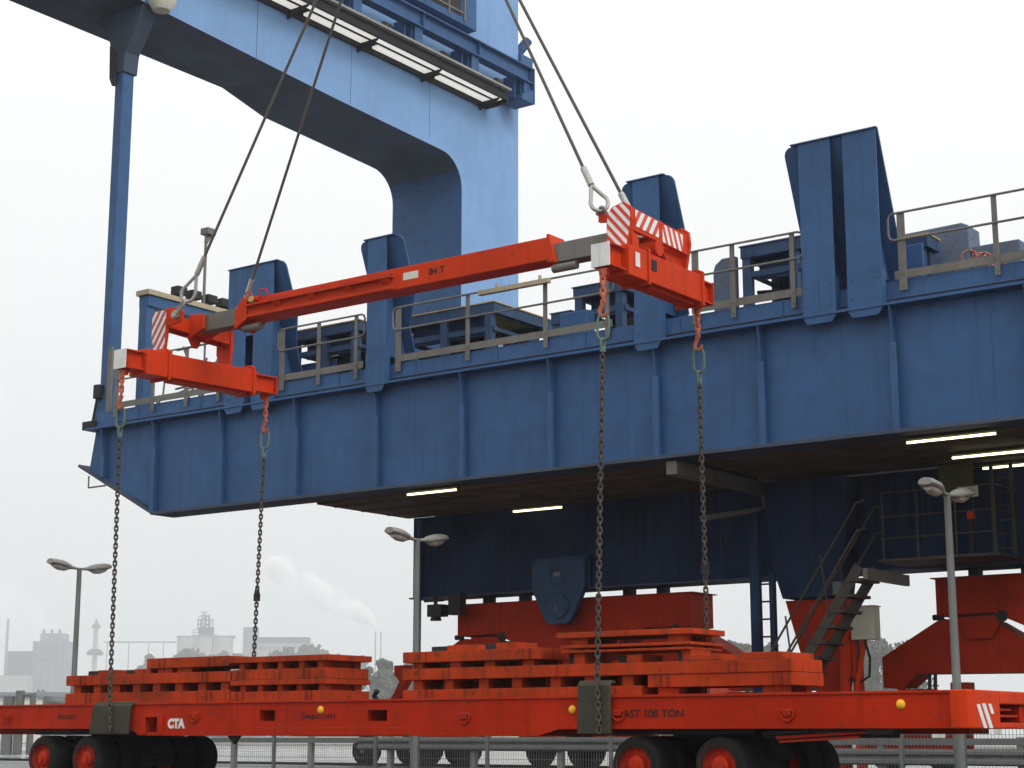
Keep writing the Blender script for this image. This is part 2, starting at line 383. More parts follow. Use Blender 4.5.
    # wheels
    proto = wheel_proto(); first = True
    for x in (-20.77, -19.79, -10.5, -9.43):
        for y in (16.75, 17.19, 18.26, 18.7):
            w = proto if first else copy_tree(proto); first = False
            w.location = (x, y, .32); attach(w, t)
    for xc in (-20.2, -9.96):
        for dx in (-.5, .5):
            ax = MB()
            ax.tube([(xc + dx, 16.95, .32), (xc + dx, 18.5, .32)], .06, 12)
            ax.box(xc + dx - .12, xc + dx + .12, 17.42, 18.03, .2, .5)
            ax.build('axle', 'dark', t)
        bg = MB(); bg.prism([(xc - .75, .38), (xc - .3, .3), (xc + .3, .3), (xc + .75, .38), (xc + .6, .66), (xc - .6, .66)], 'y', 17.5, 17.95)
        bg.box(xc - .9, xc + .9, 16.7, 18.75, .655, .7)
        bg.build('bogie_frame', 'dark', t)
    br = MB(); br.bar((-8.75, 16.62, .62), (-7.55, 16.62, .69), .05, .03); br.bar((-8.72, 16.62, .58), (-7.8, 16.62, .63), .04, .025); br.build('steering_rod', 'trailer', t)
    br = MB(); br.box(-9.0, -7.5, 16.75, 16.95, .62, .7); br.tube([(-8.9, 16.6, .67), (-7.55, 16.6, .705)], .02, 8); br.box(-7.7, -7.4, 16.55, 16.75, .66, .71)
    br.build('brake_gear', 'dark', t)
    MB().prism([(-16.96, .64), (-16.72, .64), (-16.83, .53)], 'y', T0 + .08, T0 + .12).build('tie_down_lug', 'dark', t)
    # lashing rings on the side beam
    for x, z in ((-21.5, .92), (-17.5, .905), (-12.86, .865), (-10.66, .885), (-8.55, .875)):
        d = MB(); pts = [(x + .075 * cos(a), T0 - .022, z - .005 + .075 * sin(a)) for a in [pi + pi * k / 8 for k in range(9)]]
        d.tube(pts + [(x + .075, T0 - .022, z + .03), (x - .075, T0 - .022, z + .03)], .012, 8, closed=True)
        d.prism([(x - .045, z - .02), (x + .045, z - .02), (x + .045, z + .035), (x - .045, z + .035)], 'y', T0 - .035, T0 - .006)
        d.lathe([(.085, 0), (.088, -.006), (0, -.006)], (x, T0, z), 'y', 20)
        d.build('lashing_ring', 'trailer', t, smooth=False)
    for x, z in ((-15.2, .965), (-11.3, .935), (-7.28, .955)):
        MB().lathe([(.0, -.03), (.03, -.027), (.045, -.015), (.05, 0)], (x, T0, z), 'y', 20).build('reflector', 'amber', t, smooth=True)
    text('lettering', 'CTA', .165, (-18.03, T0 - .004, .748), (1, 0, 0), (0, 0, 1), 'white', t, weight=.011, width=.98)
    text('lettering', 'Seacom', .115, (-15.55, T0 - .004, .855), (1, 0, 0), (0, 0, 1), 'lettering', t, weight=.001, width=1.7)
    text('lettering', 'BALLAST 100 TON', .118, (-10.9, T0 - .004, .845), (1, 0, 0), (0, 0, 1), 'lettering', t, weight=.002, width=1.12)
    text('lettering', 'BALLAST', .1, (-20.36, T0 - .004, .875), (1, 0, 0), (0, 0, 1), 'lettering', t, weight=0, width=1.05)
    return t
trailer()

# rubber mats over the near edge of the trailer where the chains run
def mat_over_edge(x0, x1, ztop, flare, label):
    pts = [(T0 + .06, ztop), (T0 - .03, ztop + .01), (T0 - .075, ztop - .05), (T0 - .085, .95), (T0 - .09, .66)]
    inn = [(T0 - .035, .66), (T0 - .04, .95), (T0 - .035, ztop - .045), (T0 - .02, ztop - .03), (T0 + .06, ztop - .03)]
    mb = MB(); n = len(pts); vs = []
    for (xa, k) in ((x0, 0), (x1, 1)):
        for i, (y, z) in enumerate(pts + inn):
            j = i if i < n else 2 * n - 1 - i
            s = flare * (j / (n - 1) if k == 0 else -.6 * (j / (n - 1)) + .3) if flare else 0
            vs.append((xa + (-s * .2 if k == 0 else s * .3), y, z))
    m = 2 * n
    fs = [tuple(range(m))[::-1], tuple(range(m, 2 * m))] + [(i, (i + 1) % m, m + (i + 1) % m, m + i) for i in range(m)]
    mb.add(vs, fs)
    tag(mb.build('edge_mat', 'pad', bevel=.012), label, 'rubber mat', 'rubber mats under the lifting chains')
mat_over_edge(-19.46, -18.72, 1.1, .5, 'wide grey rubber mat folded over trailer edge near the CTA lettering')
mat_over_edge(-11.18, -10.74, 1.25, 0, 'narrow olive brown mat folded over trailer edge beside the 100 TON lettering')

# ------------------------------------------------------------------ ballast
BY0, BY1 = 16.85, 17.72
random.seed(5)
def ballast(label, slab=None, feet=None, plate=None, blocks=(), fstep=.55, fw=.3, tilt=0.):
    """slab=(x0,x1,z0,z1) plate likewise, feet=(x0,x1,z0,z1)"""
    x0, x1 = (slab or plate)[:2]; z0 = min(q[2] for q in (slab, feet, plate) if q)
    t = thing('ballast_frame', label, 'ballast weight', ((x0 + x1) / 2, (BY0 + BY1) / 2, z0), 'ballast weights stacked on the trailer')
    jit = lambda: random.uniform(-.012, .012)
    if slab: MB().box(slab[0], slab[1], BY0 + jit(), BY1 + jit(), slab[2] + .001, slab[3]).build('slab', 'ballast', t, bevel=.007)
    if plate: MB().box(plate[0], plate[1], BY0 + jit(), BY1 + jit(), plate[2], plate[3]).build('top_plate', 'ballast', t, bevel=.006)
    for q in (slab, plate):
        if q and q[3] - q[2] > .1 and q[1] - q[0] > 1.2:
            for f in (.14, .86):
                xm = q[0] + (q[1] - q[0]) * f + random.uniform(-.1, .1)
                for dx in (-.06, .04): MB().box(xm + dx, xm + dx + .016, BY0 - .02, BY0 - .0, q[2] + .006, q[3] - .006).build('weld_rib', 'rustrib', t)
    if feet:
        a, b, c, d = feet; n = max(2, round((b - a) / fstep)); w = fw
        for i in range(n):
            x = a + .1 + (b - a - .2 - w) * i / (n - 1) + random.uniform(-.03, .03)
            fm = MB(); fm.box(x, x + w, BY0 + .05 + abs(jit()), BY0 + .2, c + .001, d - .001); fm.box(x, x + .04, BY0 + .2, BY1 - .2, c + .001, d - .001); fm.box(x, x + w, BY1 - .2, BY1 - .06, c + .001, d - .001)
            fm.build('spacer_block', 'ballast', t, bevel=.004)
    for a, b, c, d in blocks:
        m = a + (b - a) * .38; MB().box(m, b, BY0 + .06, BY1 - .25, c + .001, d).build('spacer_block', 'ballast', t, bevel=.004); MB().box(a, m - .003, BY0 + .1, BY1 - .25, c + .001, d - .006).build('hollow_shade_block', 'dark', t, bevel=.004)  # dark box painted in for the shade inside the hollow block end
    return t
ballast('longest red ballast frame at trailer left end with two short blocks on top', (-20.66, -17.22, 1.09, 1.25), (-20.66, -17.22, 1.25, 1.365), (-20.66, -17.22, 1.365, 1.51),
        blocks=((-20.28, -19.6, 1.51, 1.58), (-19.45, -18.88, 1.51, 1.58)), fstep=.42, fw=.15)
ballast('short red ballast frame lying under the tallest left stack on trailer deck', (-17.2, -15.44, 1.09, 1.225), (-17.2, -15.44, 1.225, 1.31), (-17.2, -15.44, 1.31, 1.375), fstep=.36, fw=.1)
ballast('short red ballast frame topping the left stack below the second chain', (-17.19, -15.46, 1.377, 1.52), (-17.19, -15.44, 1.52, 1.612), (-17.24, -15.4, 1.612, 1.69), fstep=.36, fw=.1)
ballast('red ballast plate overhanging on flat bearers left of the short frames', None, (-18.85, -17.9, 1.51, 1.577), (-18.91, -17.25, 1.578, 1.72), fstep=.6, fw=.3)
BY1 = 17.6
ballast('longest red ballast frame under the right hand stacks', (-14.13, -10.58, 1.09, 1.205), (-14.13, -10.6, 1.205, 1.325), (-14.13, -8.67, 1.325, 1.465), fstep=.5, fw=.15)
ballast('red ballast plate on low feet at the far right under the long frame', None, (-10.5, -8.67, 1.09, 1.18), (-10.5, -8.67, 1.18, 1.322), fstep=.85, fw=.28)
ballast('red ballast frame with loose blocks on top beside the middle street lamp', None, (-14.1, -12.05, 1.465, 1.54), (-14.13, -12.0, 1.541, 1.675),
        blocks=((-13.75, -13.0, 1.675, 1.745), (-12.9, -12.4, 1.675, 1.755)), fstep=.5, fw=.16)
ballast('worn thin ballast frame sagging under the topmost frame behind the third chain', (-11.7, -9.95, 1.595, 1.625), None, (-11.7, -9.92, 1.65, 1.685),
        blocks=((-11.65, -11.4, 1.467, 1.595), (-10.95, -10.6, 1.467, 1.56), (-10.15, -9.95, 1.467, 1.595), (-11.5, -11.3, 1.625, 1.65), (-10.3, -10.0, 1.625, 1.65)))
ballast('topmost worn orange ballast frame of the right stack with chipped rim', None, (-11.7, -9.95, 1.687, 1.77), (-11.76, -9.9, 1.77, 1.835), fstep=.75, fw=.22)
ballast('small red ballast block lying on the right end of the long frame', (-9.3, -8.78, 1.466, 1.54))
ballast('small red ballast block between topmost frame and the block at right end', (-9.95, -9.55, 1.466, 1.535))

# ------------------------------------------------------------------ spreader
def spreader():
    s = thing('lifting_spreader', 'bright red telescopic lifting spreader with two cross beams hanging above the trailer', 'spreader beam', (-15.1, 17.87, 6.5))
    mb = MB(); mb.box(-18.05, -12.48, 17.7, 18.04, 6.75, 7.06)
    mb.box(-17.95, -15.1, 17.62, 17.7, 6.925, 6.955); mb.box(-17.95, -15.1, 17.66, 17.7, 6.76, 6.80)
    for x in (-17.4, -16.7, -16.0, -15.3): mb.prism([(17.63, 6.925), (17.7, 6.925), (17.7, 6.84)], 'x', x, x + .14)
    mb.prism([(-12.48, 6.72), (-12.34, 6.70), (-12.38, 6.86), (-12.44, 7.1), (-12.48, 7.1)], 'y', 17.69, 18.05)
    mb.prism([(-18.2, 6.62), (-17.95, 6.74), (-17.95, 7.08), (-18.05, 7.08), (-18.2, 6.9)], 'y', 17.66, 18.08)
    mb.build('main_beam', 'red', s, bevel=.008)
    sl = MB()
    for x in (-17.55, -16.85, -16.15, -15.55): sl.box(x, x + .42, 17.688, 17.699, 6.957, 6.985)
    sl.build('adjusting_slots', 'dark', s)
    MB().box(-14.93, -14.66, 17.694, 17.699, 6.86, 6.965).build('rating_plate', 'cream', s)
    text('lettering', '84 T', .13, (-14.47, 17.697, 6.865), (1, 0, 0), (0, 0, 1), 'lettering', s, weight=.002, width=1.15)
    cl = MB(); cl.tube([(-17.95, 17.66, 7.06), (-17.95, 17.62, 7.13), (-17.85, 17.62, 7.15), (-17.82, 17.66, 7.06)], .012, 6); cl.tube([(-17.7, 17.68, 7.05), (-17.66, 17.64, 7.15), (-17.55, 17.66, 7.14), (-17.55, 17.7, 7.05)], .014, 6)
    cl.box(-17.95, -17.72, 17.63, 17.7, 7.0, 7.06); cl.build('locking_pin', 'red', s)
    MB().lathe([(.0, -.06), (.05, -.06), (.05, .03)], (-17.82, 17.67, 7.02), 'y', 12).build('locking_knob', 'yellow', s)
    for x0, x1 in ((-19.05, -18.02), (-12.42, -10.9)):
        g = MB(); g.box(x0, x1, 17.75, 17.99, 6.71, 6.97); g.build('inner_beam', 'greysteel', s, bevel=.006)
    for a_, b_ in ((-12.42, -12.05), (-18.1, -17.75)): MB().tube([(a_, 17.77, 6.63), (b_, 17.77, 6.63)], .057, 12).build('hydraulic_rod', 'greysteel', s)
    def cross(xc, y0, y1, yo0, yo1, zc, w=.36, h=.37, tilt=0.):
        tl = lambda b: setattr(b, 'v', [(x, y, z + tilt * (y - (y0 + y1) / 2)) for x, y, z in b.v])
        mb = MB(); x0, x1 = xc - w / 2, xc + w / 2
        mb.box(x0, x1, yo0, yo1, zc - h / 2, zc + h / 2 - .01)
        for y in (yo0 + .42, yo1 - .1): mb.prism([(x0 - .03, zc - h / 2 - .05), (x1 + .03, zc - h / 2 - .05), (x1 + .03, zc + h / 2 + .03), (x1 - .05, zc + h / 2 + .07), (x0 + .05, zc + h / 2 + .07), (x0 - .03, zc + h / 2 + .03)], 'y', y, y + .045)
        mb.box(x0 - .012, x1 + .012, yo0 - .01, yo0 + .4, zc - h / 2 - .012, zc + h / 2)
        mb.box(xc - .1, xc + .1, yo0 + .6, yo1 - .15, zc - h / 2 - .04, zc - h / 2)
        tl(mb); cb = mb.build('cross_beam', 'red', s, bevel=.008)
        for a, b, e in ((y0, yo0, 0), (yo1, y1, 1)):
            i = MB(); xi0, xi1 = xc - .125, xc + .125; zi0, zi1 = zc - .14, zc + .14
            i.box(xi0, xi0 + .018, a, b, zi0, zi1); i.box(xi0 + .018, xi1 + .02, a, b, zi1 - .018, zi1); i.box(xi0 + .018, xi1 + .02, a, b, zi0, zi0 + .018); i.box(xi1 - .06, xi1 - .045, a, b, zi0 + .018, zi1 - .018)
            q = MB(); 
            if e == 0: q.box(xi0 - .006, xi1 + .006, a - .014, a - .002, zi0 - .004, zi1 + .004)
            else: q.box(xi0 - .006, xi1 + .03, b + .002, b + .02, zi0 - .01, zi1 + .01)
            tl(i); tl(q); i.build('sliding_arm', 'red', cb)
            q.build('end_plate', 'white' if e == 0 else 'red', cb)
            l = MB(); ym = a + .1 if e == 0 else b - .13
            l.prism([(ym - .07, zi0), (ym + .07, zi0), (ym + .04, zi0 - .09), (ym - .04, zi0 - .09)], 'x', xc - .025, xc + .025); tl(l); l.build('chain_lug', 'red', cb)
        return cb
    cross(-19.31, 16.45, 19.58, 16.8, 19.1, 6.14, tilt=.03); cross(-10.81, 16.45, 18.85, 16.78, 18.6, 6.25)
    MB().box(-10.61, -10.605, 16.9, 17.0, 6.18, 6.36).build('data_plate', 'white', s)
    MB().box(-10.629, -10.623, 17.3, 17.42, 6.22, 6.36).build('pin_recess', 'dark', s)
    # right head: saddle above the cross beam
    h = MB(); x0, x1 = -11.02, -10.67
    def endplate(y):
        h.prism([(x0, 6.42), (x0 + .0, 6.9), (x0 + .08, 6.98), (x1 - .1, 7.02), (x1, 6.95), (x1 + .02, 6.78), (x1 - .05, 6.42)], 'y', y, y + .05)
    endplate(16.9); endplate(18.27)
    h.prism([(16.95, 6.66), (18.27, 6.64), (18.27, 6.9), (16.95, 6.95)], 'x', x1 - .06, x1 - .01)
    h.prism([(16.95, 6.7), (18.27, 6.7), (18.27, 6.88), (16.95, 6.92)], 'x', x0 + .01, x0 + .06)
    h.prism([(16.95, 6.66), (17.1, 6.6), (17.1, 6.44), (16.95, 6.44)], 'x', x1 - .06, x1 - .01)
    h.prism([(17.5, 6.64), (18.27, 6.62), (18.27, 6.44), (17.95, 6.44), (17.8, 6.6)], 'x', x0 + .1, x1 - .1)
    h.lathe([(0, 0), (.1, 0), (.1, .3), (0, .3)], (x0 + .06, 17.55, 6.56), 'x', 16)
    h.box(x0, x1, 17.58, 17.63, 6.62, 6.93)
    h.prism([(x0 - .12, 6.3), (x0, 6.3), (x0, 6.62), (x0 - .12, 6.55)], 'y', 16.95, 17.4)
    hd = h.build('saddle', 'red', s, bevel=.006)
    MB().prism([(x0 + .02, 6.46), (x0 + .01, 6.9), (x0 + .085, 6.965), (x1 - .1, 7.0), (x1 - .015, 6.94), (x1 - .0, 6.78), (x1 - .06, 6.46)], 'y', 16.892, 16.898).build('warning_panel', 'chev', hd)
    MB().prism([(17.02, 6.72), (17.56, 6.7), (17.56, 6.905), (17.02, 6.93)], 'x', x1 - .008, x1 - .003).build('warning_panel', 'chevside', hd)
    MB().prism([(17.65, 6.67), (18.14, 6.65), (18.14, 6.875), (17.65, 6.9)], 'x', x1 - .008, x1 - .003).build('warning_panel', 'chevside2', hd)
    for y, z in ((16.84, 6.98), (18.4, 7.0)):
        l = MB(); l.prism([(-11.13, 6.82), (-11.0, 6.8), (-11.0, 6.93), (-11.08, 6.94), (-11.13, 6.9)], 'y', y + .05, y + .1); l.build('sling_lug', 'red', hd)
    # left head
    h = MB(); x0, x1 = -19.5, -19.2
    for y in (17.2, 18.55):
        h.prism([(x0 + .1, 6.3), (x0, 6.55), (x0, 6.95), (x0 + .06, 6.98), (x1 + .02, 6.98), (x1 + .02, 6.6), (x1 - .02, 6.3)], 'y', y, y + .06)
    h.prism([(17.26, 6.72), (18.55, 6.68), (18.55, 6.92), (17.26, 6.92)], 'x', x1 - .05, x1)
    h.prism([(17.26, 6.72), (18.55, 6.68), (18.55, 6.92), (17.26, 6.92)], 'x', x0 + .02, x0 + .07)
    h.box(x0 + .07, x1 - .05, 17.26, 18.55, 6.88, 6.92)
    h.prism([(17.75, 6.7), (18.05, 6.7), (17.96, 6.52), (17.88, 6.52)], 'x', x1 - .14, x1 - .08)
    h.prism([(x1, 6.62), (x1 + .3, 6.74), (x1 + .3, 6.96), (x1, 7.0)], 'y', 17.68, 17.74)
    h.prism([(x1, 6.62), (x1 + .3, 6.74), (x1 + .3, 6.96), (x1, 7.0)], 'y', 18.0, 18.06)
    h.prism([(x1 - .04, 6.72), (x1 + .3, 6.76), (x1 + .34, 6.9), (x1 + .26, 7.0), (x1 - .04, 7.0)], 'y', 17.22, 17.27)
    h.box(x0 - .02, x1 + .02, 17.15, 17.35, 6.3, 6.36)
    hd = h.build('saddle', 'red', s, bevel=.006)
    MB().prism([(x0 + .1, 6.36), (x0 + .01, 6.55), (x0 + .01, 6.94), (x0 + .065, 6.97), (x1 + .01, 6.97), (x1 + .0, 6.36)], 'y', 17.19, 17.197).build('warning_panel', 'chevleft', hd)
    MB().lathe([(0, -.05), (.055, -.05), (.06, 0), (.055, .05), (0, .05)], (x1 + .22, 17.2, 6.86), 'y', 14).build('sling_pin', 'galv', hd)
    return s
spreader()

# ------------------------------------------------------------------ slings
HOOK = Vector((-15.2, 18.0, 14.65))
def sling(p_eye, p_lug, label):
    """wire rope from the crane hook (above the picture) to a thimble eye and shackle at the spreader"""
    t = thing('wire_sling', label, 'wire rope sling', p_lug, 'wire rope slings carrying the spreader')
    e = Vector(p_eye); d = (HOOK - e).normalized(); lug = Vector(p_lug)
    MB().tube([e + d * .3, HOOK], .022, 10).build('rope', 'rope', t, smooth=True)
    MB().tube([e + d * .3, e + d * .32, e + d * .58, e + d * .6], .042, 12).build('ferrule', 'chrome', t, smooth=True)
    side = d.cross(Vector((.55, -.83, 0))).normalized(); ax = d
    pts = []
    for k in range(19):
        a = -pi * .72 + 2 * pi * .72 * k / 18
        pts.append(e - ax * (.115 * cos(a)) * 1.15 + side * .105 * sin(a))
    pts = [e + d * .3] + pts + [e + d * .3]
    MB().tube(pts, .026, 8).build('thimble_eye', 'chrome', t, smooth=True)
    sh = MB(); low = lug; up = e - ax * .13; q = (up - low).normalized(); sd = Vector((.6, -.2, 0)); sd = (sd - q * sd.dot(q)).normalized()
    L = (up - low).length
    pp = [low + sd * .05, low + sd * .055 + q * L * .5] + [low + q * (L * .75) + sd * .055 * cos(a) + q * .055 * sin(a) * 1.2 for a in [pi * k / 6 for k in range(7)]] + [low - sd * .055 + q * L * .5, low - sd * .05]
    sh.tube(pp, .02, 8); sh.tube([low - sd * .09, low + sd * .09], .025, 10)
    sh.build('shackle', 'galv', t, smooth=True)
    return t
sling((-18.72, 17.2, 7.16), (-18.98, 17.18, 6.87), 'wire rope sling nearer the camera at the steep striped left end of the spreader')
sling((-18.93, 18.5, 7.1), (-19.0, 18.35, 6.93), 'wire rope sling meeting the spreader just behind the left end of its red main beam')
sling((-11.12, 16.9, 7.07), (-11.1, 16.93, 6.9), 'wire rope sling with its large steel eye hanging free beside the striped right saddle')
sling((-10.95, 17.55, 6.86), (-10.95, 17.8, 6.76), 'wire rope sling running down behind the striped right saddle against the blue guide plate')

# ------------------------------------------------------------------ chains
def hook_chain(top, label):
    """orange chain with a hook under a spreader lug"""
    x, y, z = top
    t = thing('hook_chain', label, 'hook chain', top, 'orange hook chains under the spreader')
    c = MB(); c.chain((x, y, z), (x, y, z - .36), .075, .018, .078); c.build('links', 'orange', t, smooth=True)
    sh = MB(); sh.tube([(x - .04, y, z + .02), (x - .035, y, z - .05), (x, y, z - .075), (x + .035, y, z - .05), (x + .04, y, z + .02)], .014, 8); sh.tube([(x - .06, y, z + .02), (x + .06, y, z + .02)], .016, 8)
    sh.build('shackle', 'orange', t, smooth=True)
    h = MB(); pts = [(x, y, z - .36), (x - .015, y, z - .42), (x - .05, y, z - .47), (x - .045, y, z - .53), (x, y, z - .555), (x + .045, y, z - .53), (x + .055, y, z - .485)]
    h.tube(pts, .028, 10, r2=.018); h.lathe([(0, -.02), (.03, -.02), (.03, .02), (0, .02)], (x, y, z - .37), 'y', 12)
    h.build('hook', 'orange', t, smooth=True)
    return (x + .002, y, z - .535)
def load_chain(top, bottom, label, clutch=None, ext=None):
    top = Vector(top); t = thing('load_chain', label, 'lifting chain', bottom, 'dark chains from spreader to trailer')
    d = (Vector(bottom) - top).normalized()
    ring = MB(); ring.link(top + d * .15, d, (.9, .25, 0), .27, .0185, .175); ring.build('master_link', 'greenring', t, smooth=True)
    mid = MB(); mid.link(top + d * .35, d, (.3, .9, 0), .09, .017, .085); mid.tube([top + d * .385, top + d * .45], .035, 8); mid.build('coupling', 'greenring', t, smooth=True)
    c = MB(); c.chain(top + d * .43, bottom, .064, .0125, .07)
    if ext: c.chain(bottom, ext, .064, .0125, .07)
    c.build('links', 'chain', t, smooth=True)
    if clutch is not None:
        p = top + d * ((top.z - clutch) / -d.z)
        k = MB(); k.box(p.x - .045, p.x + .045, p.y - .03, p.y + .03, p.z - .09, p.z + .03); k.tube([p + Vector((-.04, 0, .03)), p + Vector((-.03, 0, .1)), p + Vector((0, 0, .13)), p + Vector((.03, 0, .1)), p + Vector((.04, 0, .03))], .014, 8)
        k.build('shortening_clutch', 'dark', t, bevel=.01)
r = hook_chain((-19.31, 16.5, 5.9), 'orange hook chain below the white plate on the left cross beam')
load_chain(r, (-19.12, 16.385, 1.13), 'dark link chain hanging from left white end plate down to the wide grey mat', ext=(-19.08, 16.385, .7))
r = hook_chain((-19.31, 19.5, 5.98), 'orange hook chain under far end of the left cross beam against blue girder')
load_chain(r, (-18.95, 19.02, 1.2), 'dark link chain with a black shortening clutch going down behind the left ballast', clutch=2.78, ext=(-18.95, 19.02, .7))
r = hook_chain((-10.8, 16.47, 6.05), 'orange hook chain below the white plate on the right cross beam')
load_chain(r, (-10.88, 16.385, 1.2), 'dark link chain passing in front of the blue yoke down to the olive brown mat', ext=(-10.86, 16.385, .68))
r = hook_chain((-10.82, 18.72, 6.05), 'orange hook chain under far end of the right cross beam against blue girder')
load_chain(r, (-10.95, 19.02, 1.2), 'dark link chain with silvery clutch ending behind the topmost right ballast frame', clutch=2.72, ext=(-10.95, 19.02, .7))

# ------------------------------------------------------------------ crane
def crane():
    c = thing('gantry_crane', 'huge blue rail mounted gantry crane with red travel bogies and steel walkway', 'crane', (-14, 27, 0))
    XR = 3.0                                             # right end, outside the picture
    g = MB()
    g.prism([(-29.02, 6.2), (-26.85, 5.2), (-26.6, 5.16), (XR, 5.16), (XR, 7.09), (-28.85, 7.09)], 'y', 24.0, 24.06)
    girder = g.build('girder', 'blue', c, bevel=.01)
    fl = MB(); fl.box(-28.95, XR, 23.77, 24.4, 7.07, 7.11); fl.build('top_flange', 'blue', girder, bevel=.004)
    fl = MB(); fl.box(-26.85, XR, 23.85, 24.5, 5.1, 5.16)
    fl.prism([(-29.28, 6.33), (-26.85, 5.1), (-26.85, 5.16), (-29.25, 6.38)], 'y', 23.9, 24.5)
    fl.build('bottom_flange', 'grime', girder, bevel=.004)
    for x in (-28.45, -26.85, -24.87, -22.82, -20.77, -18.72, -16.77, -14.63, -12.66, -10.4, -8.3, -6.2, -4.1, -2.0, .1):
        z0 = 5.16 if x > -26.9 else 6.02
        r = MB(); r.prism([(23.78, 7.068), (23.83, 6.8), (23.875, 6.5), (23.875, z0), (24.0, z0), (24.0, 7.068)], 'x', x - .012, x + .012)
        r.box(x - .055, x + .055, 23.86, 23.875, z0, 6.5); r.build('stiffener', 'blue', girder)
    k = MB(); k.box(-28.8, XR, 23.97, 24.0, 7.11, 7.47)
    for x0 in [-27.5 + i * 1.9 for i in range(16)]: k.box(x0, x0 + .02, 23.95, 23.97, 7.12, 7.46)
    k.build('walkway_kerb', 'blue', c, bevel=.004)
    b = MB(); b.box(-28.9, -22.8, 24.06, 28.4, 6.98, 7.06); b.build('walkway_deck', 'grime', c)
    # platform body behind the front girder, dirty soffit
    b = MB(); b.box(-22.8, XR, 24.5, 30.2, 5.2, 7.06); b.build('platform_body', 'grime', c)
    s = MB()
    s.box(-22.8, -14.6, 24.5, 27.3, 5.06, 5.2); s.box(-14.2, -10.9, 24.5, 27.3, 5.09, 5.2); s.box(-10.9, XR, 24.5, 27.6, 5.06, 5.2)
    s.build('soffit', 'brown', c, bevel=.01)
    MB().box(-14.5, -14.3, 23.95, 27.29, 4.84, 5.06).build('soffit_girder', 'greysteel', c, bevel=.005)
    s = MB()
    for y in (24.9, 25.7, 26.5): s.box(-22.7, -14.6, y, y + .03, 5.03, 5.06); s.box(-10.9, 2.9, y + .1, y + .13, 5.03, 5.06)
    for x in (-20.2, -17.6, -9, -6): s.box(x, x + .03, 24.5, 27.2, 5.035, 5.06)
    s.box(-20.2, -18.55, 25.42, 25.55, 4.96, 5.06); s.box(-20.3, -18.5, 25.9, 26.4, 4.98, 5.06)
    s.build('soffit_ribs', 'brown', c)
    s = MB(); s.tube([(-14.4, 27.15, 5.0), (-14.4, 27.15, 4.62), (-14.55, 26.9, 4.55), (-15.3, 26.4, 4.42)], .05, 8); s.build('drain_pipe', 'rail', c, smooth=True)
    # sill beam
    w = MB(); w.box(-22.66, -11.0, 27.3, 27.95, 3.42, 5.06); w.box(-11.0, XR, 27.62, 28.2, 3.38, 5.06); w.build('sill_beam', 'shadeblue', c, bevel=.01)
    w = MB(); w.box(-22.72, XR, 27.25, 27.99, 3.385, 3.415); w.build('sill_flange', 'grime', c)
    w = MB()
    for x in (-20.2, -16.9, -15.4, -10.6): w.box(x, x + .012, 27.288, 27.3, 3.42, 5.06)
    w.build('weld_seams', 'grime', c)
    p = MB(); p.tube([(-22.41, 27.2, .0), (-22.41, 27.2, 5.0)], .05, 10)
    for z in (4.3, 3.95): p.tube([(-22.41, 27.2, z - .03), (-22.41, 27.2, z + .03)], .085, 10)
    p.build('cable_duct', 'blue', c)
    f = MB(); f.box(-21.95, -21.6, 26.9, 27.15, 2.98, 3.22); f.tube([(-21.85, 27.05, 3.2), (-21.85, 27.05, 3.42)], .04, 8); f.box(-21.45, -21.15, 26.95, 27.15, 3.0, 3.42); f.tube([(-22.1, 27.0, 3.3), (-21.6, 27.0, 3.3)], .025, 6); f.lathe([(0, -.1), (.12, -.1), (.09, 0), (0, 0)], (-21.8, 27.0, 3.0), 'z', 12)
    f.build('floodlight', 'dark', c)
    # lit tubes under the soffit
    for x0, x1, y, z in ((-20.2, -19.1, 24.2, 5.02), (-19.75, -18.65, 26.9, 4.95), (-10.38, -9.05, 24.28, 5.02), (-10.3, -8.9, 25.85, 4.98), (-10.32, -9.1, 27.2, 4.98), (-6.5, -5.2, 24.28, 5.02)):
        h = MB(); h.box(x0 - .08, x1 + .08, y - .05, y + .05, z + .025, z + .06); h.box(x0 - .08, x0 - .04, y - .035, y + .035, z - .03, z + .02); h.box(x1 + .04, x1 + .08, y - .035, y + .035, z - .03, z + .02)
        lo = h.build('tube_lamp', 'olive', c)
        MB().tube([(x0 - .04, y, z - .01), (x1 + .04, y, z - .01)], .019, 10).build('lamp_tube', 'tube', lo, smooth=True)
    # container guides on the girder
    def guide(fins, bx0, bx1, rl, rr, zt=9.94):
        q = MB(); yt, yb, zb = 23.835, 24.72, 7.7; R = .15
        # back plate in its own plane: s along slope from top (0) to bottom (1)
        def pt(x, s): return (x, yt + (yb - yt) * s, zt + (zb - zt) * s)
        out = []
        Ls = hypot(yb - yt, zb - zt)
        for i in range(7):
            a = pi / 2 * i / 6
            out.append((bx0 + R * (1 - sin(a)), R * (1 - cos(a)) / Ls) if rl else (bx0, 0))
        out = out[::-1] if rl else [(bx0, 0)]
        if rl: out = [(bx0 + R * (1 - cos(a)), R * (1 - sin(a)) / Ls) for a in [pi / 2 * i / 6 for i in range(7)]]
        if rr: out += [(bx1 - R * (1 - sin(a)), R * (1 - cos(a)) / Ls) for a in [pi / 2 * i / 6 for i in range(7)]]
        else: out += [(bx1, 0)]
        out += ([(bx1, .45), (fins[-1][1] + .02, .72)] if rr else []) + [(fins[-1][1], 1), (fins[0][0], 1) if not rl or rr else (bx0, 1)] + ([(fins[0][0] - .02, .72), (bx0, .45)] if rl and rr else [])
        n = len(out); vs = [pt(x, s) for x, s in out] + [(a, b + .03, cc + .012) for a, b, cc in [pt(x, s) for x, s in out]]
        q.add(vs, [tuple(range(n)), tuple(range(n, 2 * n))[::-1]] + [(i, (i + 1) % n, n + (i + 1) % n, n + i) for i in range(n)])
